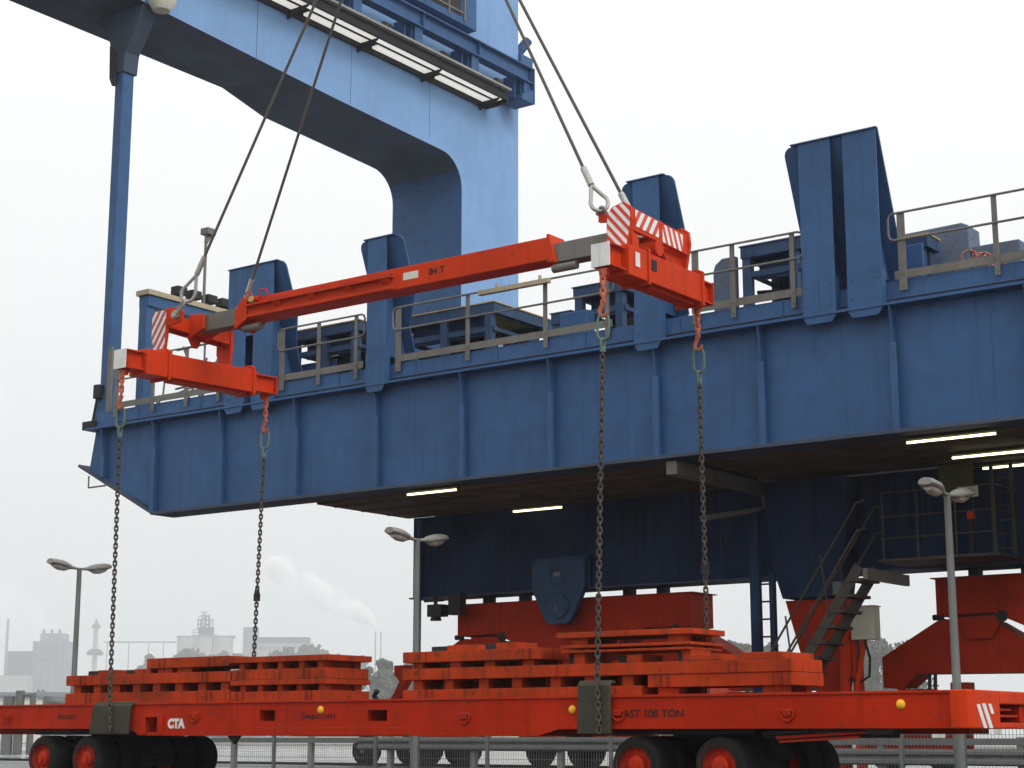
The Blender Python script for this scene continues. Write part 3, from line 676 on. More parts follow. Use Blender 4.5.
        q.box(fins[0][0] + .02, fins[-1][1] - .02, 24.7, 24.75, 7.1, 7.72)
        q.box(bx0 + (R if rl else 0), bx1 - (R if rr else 0), 23.775, 23.86, zt + .002, zt + .022)
        gd = q.build('container_guide', 'blue', c)
        for a, b in fins:
            f = MB(); f.box(a, b, 23.8, 23.825, 7.7, zt); f.box(a, b, 23.8, 23.96, 7.12, 7.7)
            for xw in (a, (a + b) / 2 - .015): f.prism([(23.826, 7.702), (23.826, zt - .02), (23.832, zt - .03), (24.69, 7.76), (24.69, 7.702)], 'x', xw + .004, xw + .03)
            for xb in (a + .08, b - .08):
                for zb_ in (7.25, 7.55): f.lathe([(0, -.012), (.02, -.012), (.02, 0)], (xb, 23.785, zb_), 'y', 6)
            f.prism([(a + .07, 6.95), (b - .07, 6.95), (b, 7.05), (b, 7.7), (a, 7.7), (a, 7.05)], 'y', 23.785, 23.8)
            f.build('guide_fin', 'blue', gd, bevel=.006)
    guide([(-11.84, -11.28), (-11.07, -10.5)], -12.12, -10.48, True, False)
    guide([(-14.98, -14.46)], -15.25, -14.2, True, True)
    guide([(-20.97, -20.5)], -21.22, -20.15, True, True)
    guide([(-24.72, -24.2), (-23.98, -23.46)], -24.74, -23.2, False, True)
    MB().box(-24.198, -23.982, 23.805, 23.825, 8.5, 9.93).build('guide_cover', 'blue', c)
    # railings
    def railing(x0, x1, posts, round0=True, round1=True):
        m = MB(); y = 23.9; zt, zm = 8.53, 8.1; R = .09
        def end(x, sg):
            return [(x + sg * R, y, zt), (x + sg * R * .3, y, zt - R * .3), (x, y, zt - R), (x, y, zm + R), (x + sg * R * .3, y, zm + R * .3), (x + sg * R, y, zm)]
        pts = []
        if round0 and round1: m.tube(end(x0, 1)[::1] + end(x1, -1)[::-1], .02, 8, closed=True)
        elif round0: m.tube([(x1, y, zt)] + end(x0, 1) + [(x1, y, zm)], .02, 8)
        else: m.tube([(x0, y, zt)] + end(x1, -1) + [(x0, y, zm)], .02, 8)
        m.box(x0 + .06, x1 - .06, 23.93, 23.945, 7.49, 7.62)
        r = m.build('railing', 'rail', c)
        for k, x in enumerate(posts):
            p = MB(); wd = .06 if k == 0 else .04
            p.box(x - wd, x + wd, 23.905, 23.93, 7.3, 8.52); p.box(x - wd, x - wd + .012, 23.93, 23.96, 7.62, 8.5); p.lathe([(0, -.012), (.02, -.012), (.02, 0)], (x, 23.905, 7.38), 'y', 8); p.lathe([(0, -.012), (.02, -.012), (.02, 0)], (x, 23.905, 7.55), 'y', 8)
            p.build('post', 'rail', r)
    railing(-28.2, -24.95, (-28.15, -27.0, -26.0, -25.05))
    railing(-23.37, -21.1, (-23.28, -22.3, -21.33))
    railing(-20.4, -15.45, (-20.28, -18.63, -16.9, -15.6))
    railing(-14.0, -11.86, (-13.85, -13.15, -12.06))
    railing(-10.4, XR, (-10.2, -8.72, -7.1, -5.5, -3.9, -2.3), True, False)
    l = MB(); l.box(-18.3, -16.75, 23.78, 23.88, 8.44, 8.52); l.tube([(-17.9, 23.83, 8.52), (-17.9, 23.83, 8.6)], .03, 6); l.tube([(-16.95, 23.83, 8.52), (-16.95, 23.83, 8.6)], .03, 6); l.build('tube_lamp', 'wood', c)
    # machinery frames behind the railing
    def frame(x0, x1, y0, y1, zt, edge=True, mid=True, zb=7.06):
        m = MB(); h = zt - zb
        m.box(x0, x1, y0, y0 + .12, zt - .2, zt); m.box(x0, x1, y1 - .12, y1, zt - .2, zt); m.box(x0, x0 + .12, y0 + .12, y1 - .12, zt - .2, zt); m.box(x1 - .12, x1, y0 + .12, y1 - .12, zt - .2, zt); m.box(x0 + .2, x1 - .2, y0 + .3, y0 + .34, zt - .55, zt - .02)
        n = max(2, round((x1 - x0) / 1.0) + 1)
        for i in range(n):
            x = x0 + .02 + (x1 - x0 - .26) * i / (n - 1)
            for y in (y0 + .02, y1 - .22): m.box(x, x + .16, y, y + .14, zb, zt - .2)
            m.box(x + .05, x + .09, y0 + .22, y1 - .22, zt - .5, zt - .42)
        if mid:
            for y in (y0 + .05, y1 - .15): m.box(x0 + .02, x1 - .02, y, y + .08, zt - .55, zt - .44)
        for x in [x0 + .3 + k * .5 for k in range(int((x1 - x0 - .3) / .5))]: m.box(x, x + .02, y0 - .012, y0, zt - .19, zt - .01)
        o = m.build('machinery_frame', 'dimblue', c, bevel=.006)
        t = MB(); t.box(x0 - .02, x1 + .02, y0 - .02, y1 + .02, zt + .001, zt + .022); t.build('cover_plate', 'yellow' if edge else 'grime', o)
    frame(-24.3, -22.4, 25.2, 27.0, 8.85); frame(-21.6, -19.15, 25.4, 27.7, 8.78); frame(-17.75, -17.3, 25.3, 25.9, 8.3, False, False)
    frame(-17.25, -16.1, 25.3, 26.6, 8.72, False); frame(-13.75, -12.6, 25.3, 26.6, 8.9, False); frame(-11.1, -10.35, 25.3, 25.8, 8.55, True, False)
    for q in ((-17.35, -16.75, 25.0, 25.28, 7.2, 8.2), (-11.05, -10.4, 25.22, 25.28, 7.1, 8.4), (-20.6, -19.6, 25.62, 25.66, 7.1, 7.9), (-24.2, -23.2, 25.42, 25.46, 7.2, 8.2), (-13.4, -12.9, 25.5, 26.0, 7.1, 7.7)): MB().box(*q).build('control_box', 'blue', c, bevel=.02)
    for x0, x1, y0, z0, z1 in ((-24.1, -23.6, 26.2, 7.9, 8.45), (-23.3, -22.7, 26.0, 8.0, 8.6), (-21.3, -20.7, 26.5, 8.0, 8.5), (-20.5, -19.9, 26.2, 7.9, 8.4), (-19.8, -19.4, 26.9, 7.9, 8.55), (-16.9, -16.5, 25.9, 8.0, 8.5), (-13.5, -12.9, 26.1, 8.0, 8.6)):
        q = MB(); q.box(x0, x1, y0, y0 + .35, z0 - .8, z1); q.box(x0 - .04, x1 + .04, y0 - .03, y0 + .38, z1, z1 + .04); q.tube([(x0 + .1, y0 - .06, z0 - .3), (x0 + .1, y0 - .06, z1 - .1), (x1 - .1, y0 - .06, z1 - .1)], .02, 6)
        q.build('motor_box', 'dark', c, bevel=.015)
    for (a_, b_) in (((-21.4, 25.9, 8.05), (-19.3, 26.4, 8.3)), ((-24.2, 25.8, 8.1), (-22.6, 26.2, 8.35)), ((-17.2, 25.8, 8.2), (-16.2, 26.0, 8.3)), ((-13.7, 25.8, 8.2), (-12.7, 26.0, 8.4))): MB().tube([a_, Vector(a_).lerp(Vector(b_), .5) - Vector((0, 0, .12)), b_], .035, 8).build('cable', 'dark', c, smooth=True)
    MB().tube([(-28.2, 23.955, 7.2), (3, 23.955, 7.2)], .014, 6).build('conduit', 'grime', c)
    for pts, y0, y1 in (([(-14.38, 7.1), (-13.92, 7.1), (-13.92, 8.82), (-14.2, 8.82), (-14.34, 8.72), (-14.38, 8.6)], 25.45, 25.55), ([(-11.05, 7.1), (-9.9, 7.1), (-9.93, 8.8), (-10.05, 8.86), (-11.05, 8.84)], 26.0, 26.5), ([(-9.9, 7.1), (-9.03, 7.1), (-9.1, 8.42), (-9.9, 8.42)], 26.0, 26.3)):
        MB().prism(pts, 'y', y0, y1).build('end_stop', 'rusty', c, bevel=.02)
    t = MB()
    for k in range(5):
        x = -9.75 + .12 * k; t.tube([(x + .12 * cos(a), 25.5 + .1 * k % .2, 8.12 - .04 * k + .1 * sin(a)) for a in [2 * pi * j / 10 for j in range(10)]], .02, 6, closed=True)
    t.build('barrier_chain', 'rope_red', c)
    # portal: cross beam running over the yard, leg rising from the platform
    XL, XP = -30.5, -28.0
    prof = [(14, 16.86), (28.9, 16.86), (30.4, 16.52)] + [(34.75, 16.33)] + [(34.75 + .9 * sin(a), 15.43 + .9 * cos(a)) for a in [pi / 2 * k / 8 for k in range(1, 9)]] + [(35.65, 7.0), (38.3, 7.0), (38.3, 26), (14, 26)]
    def edge(a, b):                                      # lower edge on the lit side runs straight
        return 17.3 - .05 * (a - 14) - (.0 if a < 34.7 else .0) if (a < 34.7 and b < 20) else b
    p = MB(); n = len(prof)
    vs = [(XP, a, edge(a, b)) for a, b in prof] + [(XL, a, b) for a, b in prof]
    p.add(vs, [tuple(range(n)), tuple(range(n, 2 * n))[::-1], (n - 1, 0, n, 2 * n - 1), (n - 2, n - 1, 2 * n - 1, 2 * n - 2), (n - 3, n - 2, 2 * n - 2, 2 * n - 3)])
    portal = p.build('portal_beam', 'litblue', c)
    u = MB()
    m_ = len(prof) - 3
    i0 = 8
    pr = prof[:i0 + 1]; k_ = len(pr)
    u.add([(XP, a, edge(a, b)) for a, b in pr] + [(XL, a, b) for a, b in pr], [(i, i + 1, k_ + i + 1, k_ + i) for i in range(k_ - 1)])
    u.build('portal_soffit', 'grime', portal)
    u = MB(); pr = prof[i0:m_]; k_ = len(pr); u.add([(XP, a, b) for a, b in pr] + [(XL, a, b) for a, b in pr], [(i, i + 1, k_ + i + 1, k_ + i) for i in range(k_ - 1)])
    u.build('portal_leg_face', 'blue', portal)
    sm = MB()
    for y in (27.6, 31.0, 34.2): sm.box(XP, XP + .004, y, y + .012, 16.5, 18.1)
    sm.build('weld_seams', 'grime', portal)
    # slim strut carrying the far end of the cross beam
    q = MB(); q.box(-28.91, -28.65, 24.1, 24.42, 7.1, 15.5)
    q.prism([(-29.1, 7.112), (-28.4, 7.112), (-28.645, 7.9), (-28.915, 7.9)], 'y', 24.08, 24.45)
    strut = q.build('strut', 'blue', c, bevel=.015)
    q = MB(); q.prism([(-28.99, 15.75), (-28.96, 15.3), (-28.6, 15.3), (-28.56, 15.75), (-28.2, 16.3), (-28.02, 16.775), (-29.7, 16.8), (-29.2, 16.3)], 'y', 24.06, 24.47); q.build('strut_head', 'grime', strut, bevel=.02)
    q = MB(); q.prism([(-29.02, 15.2), (-28.92, 15.0), (-28.82, 15.0), (-28.82, 15.8), (-29.06, 16.0)], 'y', 24.02, 24.07); q.build('strut_bracket', 'dark', strut); q = MB(); q.box(-29.2, -28.8, 23.9, 24.3, 7.12, 7.3); q.tube([(-29.0, 24.0, 7.2), (-28.85, 24.0, 7.9)], .03, 6); q.box(-28.95, -28.78, 23.95, 24.2, 7.8, 8.1); q.build('limit_switch', 'dark', strut)
    q = MB(); q.box(-28.58, -28.46, 24.0, 24.06, 7.12, 8.9); q.build('strut_conduit', 'rail', strut)
    q = MB(); q.tube([(-28.95, 23.95, 6.1), (-28.95, 23.95, 5.85), (-28.4, 23.95, 5.85), (-28.4, 23.95, 6.0)], .02, 6); q.build('hand_loop', 'rail', c)
    # inspection walkway with lamp trays along the portal beam
    t = MB(); t.box(XP + .005, XP + .08, 22, 36.7, 18.1, 18.3); t.box(-27.3, -27.22, 22, 36.7, 18.2, 18.48); t.box(-27.58, -27.52, 22, 36.7, 18.2, 18.28); t.box(XP + .005, -27.22, 36.7, 36.76, 18.1, 18.48)
    for y in [36.4 - 2.6 * k for k in range(6)]: t.prism([(XP + .005, 17.98), (-27.3, 18.16), (-27.3, 18.2), (XP + .005, 18.2)], 'y', y, y + .05)
    t.box(XP + .005, -27.3, 22, 36.7, 18.34, 18.38)
    tray = t.build('lamp_tray', 'dark', portal)
    for k in range(6):
        y1 = 36.6 - 2.6 * k
        MB().box(-27.86, -27.62, y1 - 2.35, y1, 18.2, 18.26).build('lamp_strip', 'strip', tray)
        MB().box(-27.48, -27.33, y1 - 2.58, y1, 18.2, 18.26).build('lamp_strip', 'strip', tray)
    MB().box(-27.24, -27.1, 22, 36.76, 18.46, 18.52).build('tray_edge', 'galv', tray)
    b = MB(); b.box(-27.5, -27.2, 22, 38.0, 19.5, 19.54); b.box(-27.37, -27.33, 22, 38.0, 19.1, 19.5); b.box(-27.5, -27.2, 22, 38.0, 19.06, 19.1)
    for y in [37.9 - 2.45 * k for k in range(7)]:
        b.box(XP + .005, -27.38, y - .35, y - .05, 18.7, 19.3); b.box(-27.36, -27.28, y - .3, y + .02, 18.55, 19.06); b.prism([(-27.9, 18.6), (-27.4, 18.5), (-27.4, 19.06), (-27.95, 19.06)], 'y', y - .6, y - .55)
        b.box(-27.33, -27.22, y - .02, y, 19.1, 19.5)
    b.box(-27.55, -27.18, 37.95, 38.0, 18.45, 19.54); b.prism([(37.4, 18.45), (38.0, 18.45), (38.0, 18.9), (37.4, 18.6)], 'x', -27.9, -27.2)
    b.build('festoon_beam', 'blue', portal, bevel=.005)
    for y in [36.9 - 2.45 * k for k in range(6)]: MB().lathe([(0, 0), (.12, 0), (.12, .25), (0, .25)], (-27.8, y, 18.95), 'y', 12).build('roller', 'rail', portal)
    b = MB(); b.box(XP + .004, XP + .3, 32.0, 35.9, 20.1, 24); ca = b.build('cable_cabinet', 'blue', portal, bevel=.01)
    b = MB()
    for z in (20.4, 20.8, 21.2): b.box(XP + .302, XP + .33, 32.0, 35.3, z, z + .05)
    for y in (32.6, 33.6, 34.6, 35.3): b.box(XP + .302, XP + .335, y, y + .06, 20.2, 23)
    b.build('cable_ladder', 'rail', ca)
    b = MB(); b.box(XP + .302, XP + .306, 32.2, 35.2, 20.3, 23); b.build('louvre', 'dark', ca)
    b = MB(); b.box(-28.6, -27.9, 38.302, 38.9, 19.9, 20.3); b.tube([(-28.3, 38.5, 20.3), (-28.0, 38.8, 20.9)], .15, 10); b.box(-28.5, -28.3, 38.302, 38.6, 20.3, 20.9); b.build('pedestal', 'blue', portal, bevel=.01)
    f = MB(); f.lathe([(0, -.33), (.2, -.33), (.33, -.1), (.3, .12), (.14, .2), (.1, .36), (0, .36)], (-27.75, 24.35, 16.95), 'z', 20); f.tube([(-27.75, 24.35, 17.25), (-27.98, 24.35, 17.5)], .05, 8); f.box(-27.99, -27.9, 24.15, 24.55, 17.3, 17.7)
    f.build('floodlight', 'cream', portal, smooth=True)
    # pivot bracket, equaliser beams, bogies
    def bogie(cx, near):
        b = MB(); b.prism([(cx - .62, 3.96), (cx - .62, 3.42), (cx - .32, 2.82), (cx - .2, 2.73), (cx + .2, 2.73), (cx + .32, 2.82), (cx + .62, 3.42), (cx + .62, 3.96)], 'y', 27.1, 27.22)
        b.box(cx - .62, cx + .66, 27.22, 27.295, 3.42, 3.98); b.box(cx - .66, cx + .72, 27.08, 27.295, 3.96, 4.0)
        b.lathe([(0, -.05), (.22, -.05), (.25, -.02), (.25, 0)], (cx + .02, 27.1, 3.08), 'y', 28)
        b.lathe([(.17, 0), (.18, -.015), (.16, -.015), (.15, 0)], (cx - .02, 27.1, 3.62), 'y', 24)
        br = b.build('pivot_bracket', 'dimblue', c, bevel=.01)
        MB().prism([(cx - .05, 2.98), (cx + .04, 2.98), (cx + .01, 3.02), (cx + .01, 3.16), (cx - .02, 3.02)], 'y', 27.03, 27.05).build('pin_keeper', 'rail', br)
        MB().box(cx - .1, cx + .06, 27.085, 27.098, 3.64, 3.72).build('number_plate', 'lampgrey', br)
        q = MB()
        q.prism([(cx - 2.72, 3.22), (cx - 2.72, 2.6), (cx - 1.75, 2.62), (cx - 1.1, 2.33), (cx - .5, 1.95), (cx + .5, 1.95), (cx + 1.1, 2.33), (cx + 1.75, 2.62), (cx + 2.72, 2.6), (cx + 2.72, 3.22)], 'y', 27.45, 28.3)
        for x in (cx - 1.65, cx + 1.62): q.box(x - .01, x + .01, 27.435, 27.45, 2.6, 3.22)
        q.box(cx - 2.8, cx + 2.8, 27.42, 28.33, 3.22, 3.24)
        eq = q.build('equaliser_beam', 'redrust', c, bevel=.01)
        for x in (cx - 2.1, cx - 1.2, cx + 1.25, cx + 2.0):
            s = MB(); s.box(x - .09, x + .09, 27.6, 27.8, 3.24, 3.385); s.build('buffer_block', 'dark', eq)
        for sg in (-1, 1):
            m = cx + sg * 2.0; q = MB()
            q.prism([(m + sg * a_, b_) for a_, b_ in ((1.78, 1.43), (1.78, 1.95), (.7, 2.56), (-.2, 2.5), (-.85, 2.1), (-1.78, 1.7), (-1.78, 1.43), (-1.45, 1.43), (-1.15, 1.64), (1.15, 1.66), (1.45, 1.43))], 'y', 27.55, 28.2)
            q.prism([(m - .42, 2.57), (m + .42, 2.57), (m + .2, 2.2), (m - .2, 2.2)], 'y', 27.48, 27.55)
            lb = q.build('rocker_beam', 'redrust', c, bevel=.01)
            MB().tube([(m - .8, 27.5, 2.58), (m - .62, 27.5, 2.58)], .05, 8).build('pin', 'dark', lb); pn = MB(); pn.lathe([(0, -.04), (.1, -.04), (.1, 0)], (m + .4, 27.48, 2.56), 'y', 14); pn.build('pin', 'dark', lb)
            for s2 in (-1, 1):
                w = m + s2 * 1.42; k = MB()
                k.prism([(w - .9, .35), (w - .9, .7), (w - .45, 1.3 + (.1 if sg * s2 > 0 else 0)), (w + .45, 1.3), (w + .9, .7), (w + .9, .35)], 'y', 27.85, 28.0)
                k.prism([(w - .9, .35), (w - .9, .7), (w - .45, 1.3), (w + .45, 1.3), (w + .9, .7), (w + .9, .35)], 'y', 28.2, 28.32)
                k.box(w - .3, w + .3, 28.0, 28.2, .9, 1.42)
                cb = k.build('wheel_carriage', 'redrust', c, bevel=.01)
                for dx in (-.5, .5):
                    wh = MB(); wh.lathe([(0, -.08), (.3, -.08), (.36, -.075), (.36, -.05), (.31, -.045), (.3, .06), (0, .06)], (w + dx, 28.1, .365), 'y', 28); wh.build('crane_wheel', 'dark', cb, smooth=True)
    bogie(-18.88, True); bogie(-8.68, False)
    # central leg, ladder, stair and cabinet
    l = MB(); l.prism([(-14.2, 5.0), (-14.1, 3.6), (-13.9, 2.96), (-12.8, 2.96), (-12.7, 3.6), (-12.6, 5.0)], 'y', 26.75, 27.28); l.build('bearing_leg', 'shadeblue', c, bevel=.01)
    l = MB(); l.prism([(-13.9, 2.93), (-13.62, 1.95), (-13.3, 1.2), (-12.95, 1.2), (-12.82, 1.9), (-12.78, 2.93)], 'y', 26.85, 27.28); l.box(-13.6, -12.9, 26.95, 27.2, 0, 1.2); l.build('leg_foot', 'redrust', c, bevel=.01)
    l = MB(); l.box(-14.34, -14.16, 26.4, 26.5, .3, 4.4); l.box(-13.97, -13.88, 26.4, 26.5, .3, 3.4)
    for z in [.5 + .3 * k for k in range(10)]: l.tube([(-14.15, 26.45, z), (-13.9, 26.45, z)], .018, 6)
    l.build('ladder', 'shadeblue', c)
    A = Vector((-14.1, 25.85, .1)); B = Vector((-11.88, 25.85, 3.32)); st = MB()
    for y in (25.55, 26.2): st.bar((A.x, y, A.z), (B.x, y, B.z), .035, .17)
    sta = st.build('stair', 'iron', c)
    for i in range(13):
        f = (i + .6) / 13.2; q = A.lerp(B, f)
        MB().box(q.x - .1, q.x + .16, 25.5, 26.18, q.z - .1, q.z - .05).build('tread', 'iron', sta)
    h = MB()
    for y in (25.53, 26.22):
        for o_ in (.55, 1.0): h.tube([(A.x - .1, y, A.z + o_ - .1), (B.x, y, B.z + o_ + .02), (B.x + .15, y, B.z + o_ + .05)], .02, 8)
        for f in (.1, .45, .75): q = A.lerp(B, f); h.tube([(q.x, y, q.z), (q.x - .12, y, q.z + 1.02)], .016, 6)
    h.build('handrail', 'iron', sta)
    pl = MB(); pl.box(-11.8, -9.75, 26.1, 27.28, 3.42, 3.46); pt = pl.build('stair_platform', 'iron', c); MB().box(-11.82, -11.74, 25.55, 27.2, 3.1, 3.28).build('platform_bracket', 'greysteel', c)
    r = MB()
    for z in (3.8, 4.15, 4.55): r.tube([(-11.75, 26.12, z), (-9.8, 26.12, z), (-9.8, 27.2, z)], .014, 6)
    for x in (-11.7, -11.1, -10.45, -9.8): r.tube([(x, 26.12, 3.46), (x, 26.12, 4.55)], .016, 6)
    r.build('platform_railing', 'iron', pt)
    r = MB(); r.box(-10.15, -10.1, 26.9, 26.95, 3.46, 5.0); r.box(-9.82, -9.77, 26.9, 26.95, 3.46, 5.0)
    for z in [3.6 + .23 * k for k in range(6)]: r.tube([(-10.12, 26.92, z), (-9.75, 26.92, z)], .015, 6)
    r.build('ladder', 'iron', c)
    r = MB(); r.box(-10.9, -10.35, 26.6, 26.75, 4.5, 5.0); r.build('switch_box', 'olive', c, bevel=.01)
    r = MB(); r.box(-10.55, -10.2, 26.5, 26.52, 4.42, 4.62); nb = r.build('notice_board', 'cream', c)
    r = MB()
    for k in range(5): r.box(-10.52, -10.23 - .05 * (k % 2), 26.494, 26.498, 4.59 - .036 * k, 4.6 - .036 * k)
    r.build('notice_lines', 'lampgrey', nb)
    r = MB(); r.lathe([(0, 0), (.06, 0), (.07, .06), (.04, .14), (0, .15)], (-10.3, 26.4, 4.05), 'z', 14); r.build('warning_beacon', 'red', c); MB().box(-10.34, -10.26, 26.36, 26.44, 3.46, 4.05).build('beacon_post', 'dark', c)
    r = MB(); r.box(-12.52, -12.1, 26.5, 26.75, 2.2, 2.74); r.box(-12.54, -12.08, 26.48, 26.77, 2.74, 2.76); r.build('electrical_cabinet', 'cream', c, bevel=.01); MB().box(-12.92, -12.65, 26.7, 26.74, 2.98, 3.2).build('control_panel', 'lampgrey', c)
    r = MB(); r.box(-12.56, -12.5, 26.6, 26.9, 0, 2.8); r.tube([(-12.72, 26.6, 1.0), (-12.66, 26.6, 2.2), (-12.6, 26.6, 2.4)], .1, 10); r.tube([(-12.5, 26.5, 1.2), (-12.3, 26.6, 2.3)], .045, 8); r.build('leg_brace', 'red', c)
    for q_ in (-11.55, -11.45): MB().tube([(q_, 27.4, 1.66), (q_ - .02, 27.4, 1.2)], .03, 6).build('hose', 'dark', c)
    r = MB(); r.tube([(-12.3, 26.55, 2.2), (-12.22, 26.55, 1.9), (-12.24, 26.55, 1.6), (-12.42, 26.55, 1.5), (-12.6, 26.55, 1.56)], .022, 8); r.tube([(-12.42, 26.55, 2.2), (-12.42, 26.55, 1.85), (-12.38, 26.55, 1.8)], .015, 6)
    r.build('hose', 'dark', c, smooth=True)
    MB().bar((-12.15, 27.5, 1.4), (-11.85, 27.5, 1.7), .12, .12).build('clamp_strut', 'redrust', c); MB().box(-11.2, -10.9, 27.4, 27.7, 1.2, 1.5).build('rail_clamp', 'redrust', c)
    # floodlight gallery at the left end of the walkway
    r = MB(); r.box(-28.85, -28.6, 25.05, 25.3, 7.06, 10.25); r.box(-28.85, -28.6, 27.8, 28.05, 7.06, 10.25); r.box(-28.88, -28.55, 25.06, 28.1, 10.05, 10.3); r.build('gallery_post', 'blue', c, bevel=.01)
    r = MB(); r.box(-28.92, -28.5, 25.0, 28.15, 10.305, 10.42); gp = r.build('gallery_planks', 'wood', c)
    for y in (26.1, 26.55, 27.05, 27.5, 27.85):
        r = MB(); r.box(-28.85, -28.6, y - .15, y + .15, 10.52, 10.72); r.box(-28.75, -28.68, y - .03, y + .03, 10.44, 10.52); r.build('floodlight', 'dark', gp, bevel=.02)
    r = MB(); r.tube([(-28.7, 26.85, 10.44), (-28.7, 26.85, 12.2)], .035, 8); r.box(-28.82, -28.58, 26.78, 27.05, 12.15, 12.3); r.tube([(-28.7, 26.85, 11.95), (-28.7, 27.0, 12.2)], .05, 8); r.build('mast_light', 'greysteel', gp)
    r = MB()
    for (a, b_) in (((-28.5, 26, 7.1), (-27.0, 26, 9.2)), ((-27.2, 26, 7.1), (-28.4, 26, 9.25)), ((-27.0, 26, 9.2), (-26.2, 26, 7.1)), ((-28.6, 26, 8.3), (-26.2, 26, 8.45)), ((-28.6, 26, 9.2), (-26.4, 26, 9.25)), ((-27.7, 26, 7.1), (-27.7, 26, 9.2)), ((-26.8, 26.4, 7.1), (-26.8, 26.4, 9.0)), ((-28.3, 26.4, 8.7), (-26.3, 26.4, 8.0)), ((-28.5, 25.6, 8.0), (-26.4, 26.6, 8.9)), ((-28.4, 25.7, 7.1), (-27.3, 25.7, 8.8))): r.tube([a, b_], .025, 6)
    r.tube([(-28.2, 25.0, 8.3), (-28.2, 25.0, 7.9), (-28.05, 25.0, 7.75), (-27.9, 25.0, 7.85), (-27.85, 25.0, 8.3)], .022, 6)
    r.build('pipe_rack', 'rail', c)
    r = MB()
    for k in range(5): r.tube([(-26.75 + .05 * k + .26 * cos(a), 25.9 + .08 * k, 8.4 + .26 * sin(a)) for a in [2 * pi * j / 14 for j in range(14)]], .03, 6, closed=True)
    r.build('hose_coil', 'dark', c); MB().box(-27.2, -26.4, 25.9, 26.3, 7.1, 8.3).build('winch_box', 'dark', c, bevel=.02)
    return c
crane()

# ------------------------------------------------------------------ street lamps on the fence line
FY = 23.6
def lamp(x, label):
    t = thing('street_lamp', label, 'street lamp', (x, FY, 0), 'twin headed street lamps along the fence')
    MB().lathe([(.0, 0), (.085, 0), (.085, 1.1), (.062, 1.16), (.05, 3.9), (.05, 4.08), (0, 4.1)], (x, FY, 0), 'z', 16).build('pole', 'lampgrey', t, smooth=True)
    MB().box(x - .06, x - .0, FY - .09, FY - .07, .45, .8).build('service_door', 'lampgrey', t)
    for sg in (-1, 1):
        h = MB(); tilt = .13
        secs = [(.0, .035, .035, .02), (.16, .04, .04, .03), (.26, .1, .075, .06), (.44, .15, .1, .07), (.62, .14, .095, .055), (.74, .11, .075, .03)]
        vs = []; n = 12
        for d, wx, up, dn in secs:
            for k in range(n):
                a = 2 * pi * k / n
                zz = sin(a); vs.append((x + wx * cos(a), FY + sg * (d + .04), 4.06 + tilt * d + (up if zz > 0 else dn) * zz))
        fs = [(i * n + k, i * n + (k + 1) % n, (i + 1) * n + (k + 1) % n, (i + 1) * n + k) for i in range(len(secs) - 1) for k in range(n)]
        fs += [tuple(range(n)), tuple(range((len(secs) - 1) * n, len(secs) * n))]
        h.add(vs, fs); ho = h.build('lamp_head', 'headgrey', t, smooth=True)
        l = MB(); vs = []
        for d, wx, dn in ((.27, .06, .065), (.36, .1, .105), (.52, .11, .115), (.65, .08, .08)):
            for k in range(9):
                a = pi + pi * k / 8; vs.append((x + wx * cos(a), FY + sg * (d + .04), 4.052 + tilt * d + dn * sin(a)))
        l.add(vs, [(i * 9 + k, i * 9 + k + 1, (i + 1) * 9 + k + 1, (i + 1) * 9 + k) for i in range(3) for k in range(8)] + [tuple(range(9)), tuple(range(27, 36))])
        l.build('lens', 'lens', ho, smooth=True)
    return t
lamp(-28.68, 'dark grey twin street lamp standing clear against the hazy factory')
lamp(-19.5, 'grey twin street lamp in front of the corner of the blue sill beam')
lamp(-9.55, 'pale grey twin street lamp in front of the red travel bogie and stairs')

def fence():
    t = thing('mesh_fence', 'grey welded mesh fence running behind the trailer under the crane girder', 'fence', (-15.5, FY, 0))
    xs = [-25.4 + 2.495 * k for k in range(12)]
    for x in xs: MB().box(x - .03, x + .03, FY - .02, FY + .03, 0, 1.0).build('post', 'lampgrey', t)
    for a, b in zip(xs, xs[1:]):
        m = MB(); n = 48
        for i in range(1, n):
            x = a + (b - a) * i / n; m.box(x - .0028, x + .0028, FY - .026, FY - .021, .05, .98)
        for z in (.07, .25, .45, .65, .82, .97): m.box(a + .03, b - .03, FY - .033, FY - .027, z, z + .007)
        m.build('mesh_panel', 'lampgrey', t)
    for x, z, w in ((-9.94, .61, .2), (-9.04, .655, .13)): MB().box(x, x + w, FY - .045, FY - .036, z, z + .11).build('sign', 'white', t)
fence()
def barrier():
    t = thing('crash_barrier', 'long grey steel crash barrier rails low behind the mesh fence', 'crash barrier', (-12, 25.0, 0))
    w = [(.0, .2), (.05, .235), (.05, .275), (.0, .31), (.0, .33), (.05, .365), (.05, .405), (.0, .44), (-.01, .44), (.035, .4), (.035, .37), (-.012, .335), (-.012, .305), (.035, .27), (.035, .24), (-.01, .2)]
    MB().prism([(24.95 - a, b) for a, b in w], 'x', -15.45, 2).build('guard_rail', 'lampgrey', t)
    MB().prism([(24.95 - a, b + .17) for a, b in w], 'x', -22.0, -15.45).build('guard_rail', 'lampgrey', t)
    MB().box(-26, 2, 24.97, 25.05, .5, .6).build('top_rail', 'lampgrey', t)
    for x in (-25.4, -23.3, -21.28, -19.3, -17.39, -15.4, -13.4, -11.4, -9.2, -7, -5): MB().box(x - .05, x + .05, 24.99, 25.09, 0, .62).build('post', 'galv', t)
barrier()
